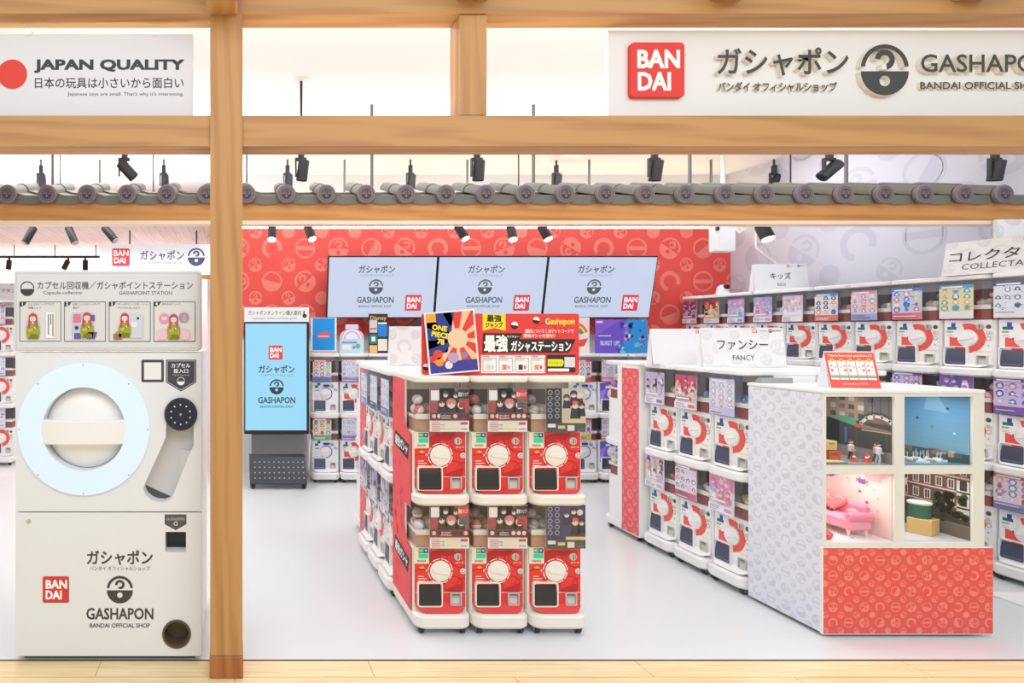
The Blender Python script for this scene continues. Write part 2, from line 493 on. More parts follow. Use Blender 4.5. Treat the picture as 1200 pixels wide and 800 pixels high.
po = thing('timber_post', 'tall square light wooden post standing beside the capsule collector machine', 'post', (-.037, 2.76, 0))
g = G(); g.prism([(-.072, -.072), (.072, -.072), (.072, .072), (-.072, .072)], 'z', .1, 3.3, ch=.004); g.obj('shaft', WOODZ, po)
g = G(); g.prism([(-.075, -.075), (.075, -.075), (.075, .075), (-.075, .075)], 'z', 0, .1, ch=.004); o = g.obj('foot_sleeve', wood('foot_wood', 'z', (176, 112, 62), (150, 88, 46)), po); o['label'] = 'darker brown wooden foot sleeve'
timber('timber_beam', 'long wooden beam running below the shop sign board', -3.6, 5.36, 2.70, 2.83, 2.372, 2.508, WOODX)
timber('timber_beam', 'wooden top beam above the sign boards, cut by the photo edge', -3.6, 5.36, 2.70, 2.83, 2.965, 3.18, WOODX)
timber('timber_mullion', 'short upright wooden post between top beam and long beam, before bare ceiling', 1.008, 1.128, 2.705, 2.825, 2.51, 2.963, WOODZ)
g = G()
g.prism([(2.40, 3.02), (2.41, 2.99), (2.45, 2.957), (2.685, 2.95), (2.685, 3.12), (2.40, 3.12)], 'x', -.125, .012, ch=.006)
tag(g.obj('rafter_end', WOODY), 'rounded wooden rafter end jutting out at the top of the tall post', 'beam')
for i, x in enumerate((1.06, 2.19, 3.27)):
    g = G(); g.prism([(2.5, 3.05), (2.52, 3.026), (2.698, 3.02), (2.698, 3.14), (2.5, 3.14)], 'x', x - .07, x + .07, ch=.005)
    tag(g.obj('rafter_end', WOODY), ('wooden rafter end above the short upright post', 'wooden rafter end above the red square logo of the shop sign',
                                     'wooden rafter end above the GASHAPON lettering of the shop sign')[i], 'beam')
# pale patterned board at the right end of the eave
g = G(); g.step = .0008
pattern(g, 0, 0, .5, .3, .22, (232, 233, 238), (214, 216, 224), 9); g.box(0, .5, .001, .02, 0, .3, (232, 233, 238))
tag(g.obj('hanging_board', SATIN, None, (5.01, 3.97, 1.98)), 'pale patterned board hanging at the end of the eave above the COLLECTABLE sign', 'sign')

# ------------------------------------------------------------------ tiled eave
TG = mat('roof_tile_grey', (116, 113, 104), .6)
TE = mat('tile_edge', (106, 103, 96), .6)
roof = thing('tiled_eave', 'grey curved tile eave with round emblem end caps on a wooden fascia board', 'roof', (0, 4.0, 2.42))
g = G(); g.prism([(.01, -.14), (.11, -.14), (.11, .02), (.01, .02)], 'x', -2.6, 5.3, ch=.003); o = g.obj('fascia_board', wood('eave_wood', 'x', (192, 138, 76), (170, 112, 54)), roof); o['label'] = 'orange brown wooden fascia board'
g = G(); g.box(-2.6, 5.3, .006, .11, -.164, -.142); o = g.obj('bottom_strip', mat('pink_strip', (238, 214, 196), .4), roof); o['label'] = 'pale pink bottom strip'
P = .2622; R = .062; SL = math.tan(rad(17))


def tile_meshes():
    c = G()
    for k in range(2):                                                       # cover tile: three overlapping half barrels up the slope
        y0, y1 = k * .22, k * .22 + .26; pts0 = []; pts1 = []
        for i in range(9):
            t = math.pi * (i / 8) ; r0, r1 = R * .96, R * .84
            pts0.append((r0 * math.cos(t), y0, r0 * math.sin(t) + SL * y0 + .03)); pts1.append((r1 * math.cos(t), y1, r1 * math.sin(t) + SL * y1 + .03))
        n = 9
        c.add(pts0 + pts1, [(i, i + 1, n + i + 1, n + i) for i in range(8)]); c.add(pts0, [tuple(range(9))[::-1]])
    p = G()
    for k in range(2):                                                       # pan tile: swagged sheet with a thick front lip
        y0, y1 = k * .22, k * .22 + .26; n = 11; a = []
        for i in range(n):
            u = i / (n - 1); x = P * u; d = .0
            a.append((x, .066 - .042 * min(1, u / .42) ** .7 + .008 * max(0, u - .6)))
        vs = [(x, y0, z + SL * y0) for x, z in a] + [(x, y0, .03 - .055 - .018 * math.sin(math.pi * (i / 10)) + SL * y0 + .006) for i, (x, z) in enumerate(a)] + [(x, y1, z + SL * y1 - .016) for x, z in a]
        p.add(vs, [(i, n + i, n + i + 1, i + 1) for i in range(n - 1)] + [(i + 1, 2 * n + i + 1, 2 * n + i, i) for i in range(n - 1)])
    e = G(); e.cyl((0, 0, 0), R, -.03, 0, 'y', 24, (118, 109, 116), ch=.006)
    e.y = -.0305; e.ring(0, 0, R * .72, R * .8, (84, 77, 84)); e.circ(0, 0, R * .68, (104, 95, 102), 20); e.up(2); e.at(0, 0, R * .52); emblem(e, 1, (54, 49, 56), (134, 122, 132))
    return c.mesh('cover_tile', TG), p.mesh('pan_tile', TE, 30), e.mesh('end_cap', SATIN)


mc, mp_, me_ = tile_meshes()
for i in range(-12, 20):
    x = (288.8 + 46.4 * i - 275) / 177
    put('cover_tile', mc, roof, (x, 0, 0)); put('pan_tile', mp_, roof, (x, 0, 0)); put('end_cap', me_, roof, (x, -.005, .027))

# ------------------------------------------------------------------ sign boards in the timber frame
s = thing('sign_board', 'white JAPAN QUALITY sign board with a red disc', 'sign', (0, 2.765, 1.545))
q = 256.1
g = G(px=(275, 388, q)); g.rect(-130, 40, 226, 138, (226, 224, 228))
g.box((-130 - 275) / q, (226 - 275) / q, .0008, .03, (388 - 140) / q, (388 - 40) / q, (232, 230, 232)); g.obj('panel', SATIN, s)
g = G(px=(275, 388, q)); g.y = -.001; g.circ(14.5, 87, 17.3, (226, 66, 54), 40); g.obj('red_disc', SATIN, s)
g = G(px=(275, 388, q)); g.y = -.001
g.text('JAPAN QUALITY', 41, 77.5, w=174, h=15, col=INK, al='l', bold=.04)
g.text('日本の玩具は小さいから面白い', 41, 97, w=174, h=12.5, col=INK, al='l', bold=.007, res=4)
g.text("Japanese toys are small. That's why it's interesting.", 215, 110.5, w=136, h=5, col=(90, 90, 92), al='r')
g.obj('lettering', SATIN, s)
for x in (33, 182):
    g = G(); xx = (x - 275) / q; g.box(xx - .013, xx + .013, -.006, .036, (388 - 41) / q, (388 - 34) / q); g.obj('clamp', CHROME, s)

s = thing('shop_sign', 'long white shop sign board with red logo and raised GASHAPON lettering', 'sign', (0, 2.80, 1.545))
q = 252.9
X = lambda x: (x - 275) / q
Z = lambda y: (388 - y) / q
g = G(); g.box(X(713), X(1330), 0, .03, Z(137), Z(35.5)); g.obj('panel', mat('sign_white', (232, 230, 228), .55), s)
g = G(); g.prism([(X(a), Z(b)) for a, b in rr(735.5, 52, 798.5, 116, 5)], 'y', -.022, -.001, RED, ch=.002); g.y = -.0225
g.text('BAN', X(768), Z(71.5), w=48 / q, h=20 / q, col=(250, 248, 246), bold=.035); g.text('DAI', X(763), Z(97.5), w=37 / q, h=20 / q, col=(250, 248, 246), bold=.035)
o = g.obj('logo_plate', SATIN, s); o['label'] = 'raised red logo plate reading BANDAI'
LET = mat('raised_letter', (64, 64, 66), .5)


RET = mat('letter_return', (236, 230, 216), .5)


def solid_letters(v, f, name='lettering'):
    """dark faces, cream returns"""
    g = G(); fr = min(p[1] for p in v)
    for q_ in f:
        g.add([v[i] for i in q_], [tuple(range(len(q_)))], None, 0 if all(abs(v[i][1] - fr) < 1e-5 for i in q_) else 1)
    return g.obj(name, [LET, RET], s)


def letters(t, x0, x1, y0, y1, bold, pr=.022):
    v, f = raised_text(t, X((x0 + x1) / 2), Z((y0 + y1) / 2), (x1 - x0) / q, (y1 - y0) / q, -pr, -.001, bold)
    return solid_letters(v, f)


letters('ガシャポン', 836, 989, 58, 91, .016); letters('バンダイ オフィシャルショップ', 839, 978, 97, 108.5, .018, .012)
letters('GASHAPON', 1073, 1230, 66, 87, .012); letters('BANDAI OFFICIAL SHOP', 1075, 1218, 97, 105.5, .014, .012)
V = []; F = []


def grab(v, f):
    n = len(V); V.extend(v); F.extend(tuple(n + i for i in q_) for q_ in f)


cx, cz, Rq = X(1031), Z(83), 28 / q
v, f = plate([(cx + r * math.cos(t), cz + .02 * Rq + r * math.sin(t)) for r, ts in ((Rq, range(0, 25)), (Rq * .82, range(24, -1, -1))) for t in [rad(5 + 170 * k / 24) for k in ts]], [], -.022, -.001); grab(v, f)
v, f = plate([(cx + Rq * math.cos(rad(180 + 180 * k / 24)), cz - .1 * Rq + Rq * math.sin(rad(180 + 180 * k / 24))) for k in range(25)], [circle_pts(cx, cz - .5 * Rq, .22 * Rq, 20)], -.022, -.001); grab(v, f)
qm = [(cx + r * math.cos(rad(t)), cz + .38 * Rq + r * math.sin(rad(t))) for r, ts in ((.42 * Rq, range(-78, 186, 12)), (.19 * Rq, range(180, -79, -12))) for t in ts]
v, f = plate(qm, [], -.022, -.001); grab(v, f)
v, f = plate([(cx - .12 * Rq, cz - .02 * Rq), (cx + .13 * Rq, cz - .02 * Rq), (cx + .13 * Rq, cz + .2 * Rq), (cx - .12 * Rq, cz + .2 * Rq)], [], -.0215, -.001); grab(v, f)
o = solid_letters(V, F, 'emblem'); o['label'] = 'round raised question-mark emblem'

# ------------------------------------------------------------------ hanging rods and pendant spotlights
for i, x in enumerate((-1.38, 1.04, 2.265, 3.45, 4.635)):
    g = G(); g.cyl((0, 0), .012, 0, .74, 'z', 10)
    tag(g.obj('hanging_rod', GREY, None, (x, 4.58, 2.52)), 'thin grey ceiling rod, ' + ('behind the JAPAN QUALITY board', 'behind the beam between tall post and short upright', 'behind the beam just past the short upright',
        'behind the shop sign under its katakana lettering', 'behind the shop sign under its GASHAPON lettering')[i], 'rod', 'rods hanging from the ceiling')
for i, x in enumerate((-1.35, 1.1, 2.33, 3.55, 4.77)):
    g = G(); g.cyl((0, 0), .011, 0, .66, 'z', 8)
    tag(g.obj('hanging_rod', GREY, None, (x, 6.05, 2.6)), 'short thin rod deep behind the tiles, ' + ('first one, on the JAPAN QUALITY side', 'second of that row', 'third of that row', 'fourth of that row', 'last of that row')[i], 'rod', 'short rods over the back of the shop')


def pendant(label, x, y, ln, tilt, big):
    t = thing('pendant_spotlight', label, 'spotlight', (x, y, 3.26), 0, 'pendant spotlights above the roof tiles')
    g = G(); g.lathe([(0, -.012), (.05, -.012), (.06, 0), (0, 0)], n=24); g.obj('canopy', WHITE, t)
    g = G(); g.cyl((0, 0), .009, -ln, -.01, 'z', 8); g.obj('stem', DARK, t)
    g = G(); g.cyl((0, 0), .022, -ln - .06, -ln + .03, 'z', 12); g.box(-.035, .035, -.012, .012, -ln - .065, -ln - .045); g.box(-.042, -.032, -.012, .012, -ln - .17, -ln - .045); g.obj('bracket', DARK, t)
    g = G(); g.lathe([(0, .06), (.034, .06), (.038, .052), (.038, -.075), (.034, -.08), (0, -.07)], n=20, c=(0, 0, 0)); o = g.obj('lamp_head', DARK, t, (.012, 0, -ln - .12)); o.rotation_euler = (rad(10), tilt, 0)
    return t


far = ('first far one, behind the JAPAN QUALITY board', 'far one just before the tall post', 'far one just past the tall post', 'far one left of the short upright', 'far one past the short upright', 'far one behind the shop sign')
for i, px in enumerate((48, 192, 337, 481, 652, 907)):
    pendant('small black spotlight hanging deep in the shop, ' + far[i], (px - 275) * 6.0 / 708, 6.0, .10, 0 if i != 5 else .5, False)
near = ('tilted one below the JAPAN QUALITY board', 'long-stemmed one beside the tall post', 'below the short upright', 'below the shop sign katakana', 'tilted one below the shop sign emblem', 'below GASHAPON by the photo edge')
for i, px in enumerate((146, 353, 559, 767, 972, 1166)):
    pendant('black pendant spotlight above the tiles, ' + near[i], (px - 275) * 4.12 / 708, 4.12, .49, (-.75, .12, 0, .05, .8, 0)[i], True)
g = G(); g.lathe([(0, 0), (.16, 0), (.17, -.012), (.13, -.02), (0, -.02)], n=28)
g.box(-.11, .11, -.01, .01, -.024, -.019)
tag(g.obj('ceiling_vent', WHITE, None, (3.3, 5.95, 3.26)), 'round white air vent in the ceiling behind the roof tiles', 'vent')


def track(label, x0, x1, y, z):
    g = G(); g.box(x0, x1, y - .015, y + .015, z, z + .03)
    for x in (x0 + .3, (x0 + x1) / 2, x1 - .3): g.cyl((x, y), .006, z + .03, 3.26 if y < 5.9 else 2.6, 'z', 6)
    return tag(g.obj('lighting_track', DARK), label, 'track')


def tracklight(label, x, y, z, tx, ty, ln=.13, r=.032, on=True):
    t = thing('track_spotlight', label, 'spotlight', (x, y, z), 0, 'black track spotlights')
    d = Vector((tx, ty, -1)).normalized()
    g = G(); g.cyl((0, 0), .014, -.04, 0, 'z', 10); g.obj('stem', BLACK, t)
    g = G(); g.lathe([(0, .0), (r * .9, 0), (r, .008), (r, ln), (r * .9, ln + .002)], n=20); o = g.obj('housing', BLACK, t, (0, 0, -.035))
    o.rotation_mode = 'QUATERNION'; o.rotation_quaternion = Vector((0, 0, 1)).rotation_difference(d)
    g = G(); g.lathe([(r * .9, ln + .003), (r * .8, ln + .012), (0, ln + .016)], n=20); l = g.obj('lens', LAMP if on else mat('grey_lens', (190, 190, 190), .3), o)
    return t


track('black lighting track behind the eave over the shop floor', -.2, 4.9, 5.0, 2.44)
T5 = lambda px: (px - 275) * 5.0 / 708
tl = ('over the kiosk screen', 'second from the tall post, tilted', 'over the red jump sign, tilted', 'over the middle wall monitor', 'over the gap between second and third monitors, tilted', 'beside the white box on the red wall')
for i, (px, tx) in enumerate(((319, -.05), (360, .3), (536, .42), (598, 0), (634, .3), (892, .12))):
    tracklight('black track spotlight ' + tl[i], T5(px), 5.0, 2.455, tx, -.42, .13 if i != 5 else .125, .036 if i != 5 else .05)
track('black lighting track over the wing behind the collector, front one', -2.6, -.4, 5.2, 2.46)
for i, (px, tx) in enumerate(((40, -.45), (80, .5), (122, .85))):
    tracklight('black track spotlight in front of the planked ceiling, ' + ('leaning to the photo edge', 'middle one', 'one nearest the lit sign')[i], (px - 275) * 5.2 / 708, 5.2, 2.475, tx, -.3, .16, .034, False)
track('dark lighting track at the far end of the planked ceiling', -3.0, -1.4, 7.4, 2.44)
for i, (px, tx) in enumerate(((11, -.1), (80, -.5), (100, 0))):
    tracklight('small far black spotlight under the planked ceiling, ' + ('above the far machine', 'tilted one', 'straight one by the lit sign')[i], (px - 275) * 7.4 / 708, 7.4, 2.45, tx, 0, .12, .034, i == 0)

# hanging light box sign in the wing
s = thing('light_box_sign', 'long white hanging GASHAPON sign above the collector machine', 'sign', (0, 6.3, 1.545))
q = 708 / 6.3
g = G(); g.box((117 - 275) / q, (262 - 275) / q, 0, .08, (388 - 322) / q, (388 - 286) / q); g.obj('box', mat('light_box', (236, 238, 246), .5, 0, .25), s)
g = G(px=(275, 388, q)); g.y = -.002
g.rrect(131.5, 291, 152, 311.5, 1.5, (232, 84, 92)); g.up(); g.text('BAN', 142, 296.5, w=17, h=6.5, col=(255, 255, 255), bold=.035); g.text('DAI', 140.5, 305, w=13, h=6.5, col=(255, 255, 255), bold=.035)
g.obj('red_logo', SATIN, s)
g = G(px=(275, 388, q)); g.y = -.0024
g.text('ガシャポン', 190, 299, w=51, h=11.5, col=(84, 96, 130), bold=.012); g.text('バンダイ オフィシャルショップ', 190, 308, w=46, h=3.2, col=(84, 96, 130))
g.px = None; g.at(((230 - 275) / q), (388 - 301) / q, 10 / q); emblem(g, 1, (84, 96, 130), (236, 238, 246)); g.at()
g.obj('lettering', SATIN, s)
g = G(); g.box((112 - 275) / q, (264 - 275) / q, -.01, .1, (388 - 326) / q, (388 - 322.5) / q); g.obj('wood_rail', WOODX, s)
for x in (-1.1, -.4):
    g = G(); g.cyl((x, .04), .008, (388 - 286) / q, 1.055, 'z', 8); g.obj('hanger', DARK, s)


# ------------------------------------------------------------------ capsule machines
TH = .595
_MC = {}


def cached(k, fn):
    if k not in _MC: _MC[k] = fn()
    return _MC[k]


def lip_poly(hw, yb, yf, r, n=6):
    o = [(hw, yb)]
    for i in range(n + 1):
        t = rad(-90 * i / n); o.append((hw - r + r * math.cos(t), yf + r + r * math.sin(t)))
    for i in range(n + 1):
        t = rad(-90 - 90 * i / n); o.append((-hw + r + r * math.cos(t), yf + r + r * math.sin(t)))
    return o + [(-hw, yb)]


def m_lip(base, cream):
    g = G(); a, b = (0, .07) if base else (.03, .085)
    g.prism(lip_poly(.1448, .165, -.066, .06), 'z', a, b, ch=.012)
    return g.mesh('lip_tray', CREAM if cream else WHITE)


def m_housing(n, cream):
    g = G(); w = (240, 234, 224) if cream else (241, 240, 240); br = (128, 106, 100) if cream else (112, 92, 92)
    top = .035 + (n - 1) * TH + .655
    g.prism(rr(-.1445, .172, .1445, .37, .012, 3), 'z', .04, top, w)
    for t in range(n):
        z = .035 + t * TH
        g.prism(rr(-.14, .003, .14, .18, .01, 3), 'z', z + .02 if t == 0 else z + .04, z + .395, w, ch=.003)
        g.add([(-.13, .1705, z + .396), (.13, .1705, z + .396), (.13, .1705, z + .6), (-.13, .1705, z + .6)], [(0, 1, 2, 3)], br)
        for sx in (-1, 1): g.box(sx * .141 - .0035, sx * .141 + .0035, .12, .172, z + .395, z + .66 if t == n - 1 else z + .64, w)
        if t < n - 1: g.box(-.14, .14, .0, .17, z + .627, z + .64, w)
    return g.mesh('housing', PAINT)


def m_top(cream):
    g = G(); g.prism(lip_poly(.1455, .37, -.056, .045), 'z', .655, .685, ch=.006)
    return g.mesh('top_plate', CREAM if cream else WHITE)


def m_panel(kind, up):
    g = G(); z0 = .085 if up else .07; zm = .108
    base = {'red': (228, 56, 54), 'white': (245, 244, 243), 'blue': (240, 242, 248), 'purple': (240, 242, 250)}[kind]
    g.box(-.13, .13, -.004, .004, zm, .393, base)
    n = 12; tv = []; bv = []
    for i in range(n + 1):
        x = -.13 + .26 * i / n; e = max(0, abs(x) - .085) / .045
        tv.append((x, -.004, zm)); bv.append((x * .985, -.04 + .03 * e * e, z0 + .004 + .02 * e * e))
    g.add(tv + bv, [(i, n + 1 + i, n + 2 + i, i + 1) for i in range(n)], base)
    g.y = -.0048; g.step = .0005; D = .275
    if kind == 'red':
        dk = (186, 34, 38)
        for x, z, r, k in ((-.05, .375, .06, 0), (.105, .345, .055, 1), (.07, .2, .05, 0), (.125, .2, .04, 1), (-.1, .235, .05, 1), (-.02, .345, .06, 1), (.03, .4, .05, 0)):
            g.clip = (-.129, .11, .129, .392)
            g.ring(x, z, r * .9, r, dk, 0, 360, 20)
            if k == 0: g.circ(x, z - .004, r * .88, dk, 16, 200, 380)
            g.clip = None
        g.up(); g.rect(-.128, .163, .128, .1655, (246, 236, 226))
        g.rect(-.135, .312, -.058, .396, (236, 222, 200)); g.up()
        g.rect(-.112, .367, -.088, .392, (60, 170, 84)); g.rect(-.087, .367, -.062, .392, (38, 82, 150)); g.rect(-.112, .34, -.062, .364, (40, 216, 160))
        for k in range(9): g.rect(-.118 + k * .005, .32, -.1155 + k * .005, .332, (120, 96, 80))
        g.text('GO', -.1, .38, h=.009, col=(225, 245, 230), bold=.03); g.text('e', -.075, .38, h=.01, col=(225, 240, 250), bold=.03)
        for a in range(0, 360, 45): g.ring(0, D, .06, .064, (250, 240, 232), a + 4, a + 40, 4)
        g.poly([(-.112, .292), (-.095, .302), (-.078, .292), (-.095, .286)], (246, 170, 40))
        for k in range(3): g.rect(-.115, .245 - .012 * k, -.115 + (.03, .045, .036)[k], .249 - .012 * k, (250, 224, 214))
        g.poly([(-.075, .27), (-.075, .284), (-.066, .277)], (250, 240, 232))
        g.text('ガシャ', .1, .318, w=.04, h=.009, col=(250, 236, 226), bold=.02)
    elif kind == 'white':
        oc = (236, 88, 80)
        for a in range(1): g.ring(.0, D, .057, .096, oc, -205, 108, 30)
        g.up(); g.poly([(-.1, D + .008), (-.052, D - .016), (-.04, D - .045), (-.1, D - .06)], oc)
        g.up(); g.poly([(-.1, D + .009), (-.1, D + .1), (-.03, D + .1), (-.052, D - .004)], base)
        g.up(); g.rect(-.112, D + .055, -.07, D + .074, (28, 130, 84)); g.rect(-.09, D + .074, -.066, D + .1, (66, 72, 190)); g.rect(-.07, D + .055, -.06, D + .074, (66, 72, 190))
        for k in range(7): g.rect(-.115 + k * .0052, D + .036, -.112 + k * .0052, D + .046, (80, 80, 84))
        for k in range(2): g.rect(-.115, D + .02 - .008 * k, -.085 + .01 * k, D + .0225 - .008 * k, (170, 170, 176))
        g.circ(.111, D + .074, .014, (84, 84, 92), 14); g.ring(.111, D - .002, .011, .014, (120, 120, 128), 0, 360, 14)
        g.poly([(.1, D + .03), (.116, D + .044), (.12, D + .036), (.108, D + .028)], (120, 120, 128))
        g.poly([(.104, D - .052), (.116, D - .052), (.11, D - .04)], (170, 140, 200))
        g.rect(.03, D - .088, .125, D - .084, (228, 226, 110))
        g.circ(-.06, D + .0, .005, (40, 40, 44), 8)
    elif kind == 'blue':
        g.ring(.01, D, .055, .064, (74, 78, 170), 0, 360, 28); g.rrect(-.02, D + .068, .045, D + .094, .008, (74, 66, 160))
        g.rect(-.105, D + .06, -.07, D + .085, (28, 130, 84)); g.rect(-.078, D + .085, -.05, D + .11, (66, 72, 190)); g.rect(-.105, D + .03, -.06, D + .038, (90, 90, 96))
        for k, c in enumerate(((210, 224, 240), (210, 200, 236), (200, 214, 240))): g.rect(-.11, D - .01 - .02 * k, -.065, D - .002 - .02 * k, c)
        g.rect(.09, D + .03, .12, D + .05, (90, 130, 210))
    elif kind == 'purple':
        g.poly([(-.128, .38), (-.02, .392), (.04, .3), (-.01, .17), (-.128, .17)], (120, 92, 214)); g.up()
        g.poly([(-.128, .3), (-.06, .33), (-.1, .2), (-.128, .19)], (158, 136, 232)); g.rect(-.07, .33, -.02, .355, (240, 244, 248)); g.rect(-.06, .355, -.03, .37, (44, 150, 110))
        g.frame(-.115, .095, .11, .168, .006, (78, 96, 226)); g.rect(.08, .3, .11, .33, (110, 110, 130)); g.rect(.06, .22, .075, .245, (140, 140, 160))
    return g.mesh('front_panel', PAINT, 25)


def m_frame():
    v, f = plate(rr(-.121, .095, .008, .222, .014), [rr(-.115, .101, .002, .216, .01)], -.022, .003); g = G(); g.add(v, f)
    return g


def m_door(kind):
    c = {'red': (44, 42, 42), 'white': (72, 78, 98), 'blue': (86, 92, 118), 'purple': (58, 58, 72)}[kind]
    pr = []
    for i in range(9):
        t = rad(-8 + 86 * i / 8); pr.append((-.018 + .05 * (1 - math.cos(t)) * .5, .106 + .107 * math.sin(t) / math.sin(rad(78))))
    g = G(); g.prism(pr + [(.002, .213), (.002, .104)], 'x', -.1155, .0025, c)
    g.box(-.106, -.008, -.0195, -.016, .112, .118, tuple(min(255, int(x * 1.5)) for x in c))
    return g.mesh('outlet_door', PAINT)


def m_dial():
    g = G(); g.lathe([(.054, .0), (.054, -.004), (.051, -.007), (.0455, -.007), (.0445, -.0095), (.0405, -.011), (0, -.011)], 'y', (0, -.003, 0), 28)
    return g


def m_grip():
    g = G(); g.prism(rr(-.042, -.012, .042, .012, .011, 4), 'y', -.02, -.008, ch=.004); return g


def m_coin():
    g = G(); g.cyl((0, 0, 0), .0195, -.012, 0, 'y', 18, (196, 190, 182), ch=.003); g.box(-.002, .002, -.0128, -.011, -.012, .012, (50, 46, 44)); g.box(.0095, .0125, -.0128, -.0115, -.008, .008, (120, 112, 104))
    return g.mesh('coin_slot', mat('brushed_print', rough=.35, attr=True))


def m_button():
    g = G(); g.cyl((0, 0, 0), .0145, -.01, 0, 'y', 16, (232, 224, 214), ch=.003); g.y = -.0105; g.ring(0, 0, .006, .0085, (110, 104, 100), 0, 360, 12)
    return g.mesh('return_button', PAINT)


def m_creturn():
    v, f = plate(rr(.05, .1, .108, .165, .006), [rr(.054, .104, .104, .161, .004)], -.014, .002); g = G(); g.add(v, f, (206, 202, 196))
    g.box(.053, .105, -.006, -.003, .103, .162, (176, 172, 166)); g.box(.06, .098, -.0075, -.006, .106, .135, (206, 202, 198)); g.box(.062, .1, -.0075, -.006, .148, .158, (120, 116, 112))
    return g.mesh('coin_return', mat('brushed_print'))


def m_globe(top):
    pts = lip_poly(.1385, .17, -.048, .03, 5); n = len(pts); z0, z1 = .394, .655 if top else .628
    g = G(); vs = [(x, y, z0) for x, y in pts] + [(x, y, z1) for x, y in pts]
    g.add(vs, [(i, i + 1, n + i + 1, n + i) for i in range(n - 1)])
    return g.mesh('globe', CLEAR)


def m_hopper(cream):
    g = G(); g.box(-.122, .122, .0, .16, .396, .463, (188, 146, 120) if cream else (150, 74, 66))
    g.prism([(-.128, -.01), (.128, -.01), (.128, .165), (-.128, .165)], 'z', .463, .478, (236, 226, 214) if cream else (240, 236, 234), ch=.004)
    g.box(-.128, .128, -.014, -.006, .463, .49, (236, 226, 214) if cream else (238, 234, 232))
    return g.mesh('hopper', PAINT)


def m_caster():
    g = G(); g.cyl((0, 0, .021), .021, -.012, .012, 'x', 16, (40, 40, 42), ch=.003); g.cyl((0, 0, .021), .009, -.0135, .0135, 'x', 10, (150, 150, 150))
    g.box(-.018, -.0145, -.012, .012, .012, .045, (120, 120, 122)); g.box(.0145, .018, -.012, .012, .012, .045, (120, 120, 122)); g.box(-.02, .02, -.016, .016, .043, .05, (110, 110, 112))
    return g.mesh('caster', PAINT)


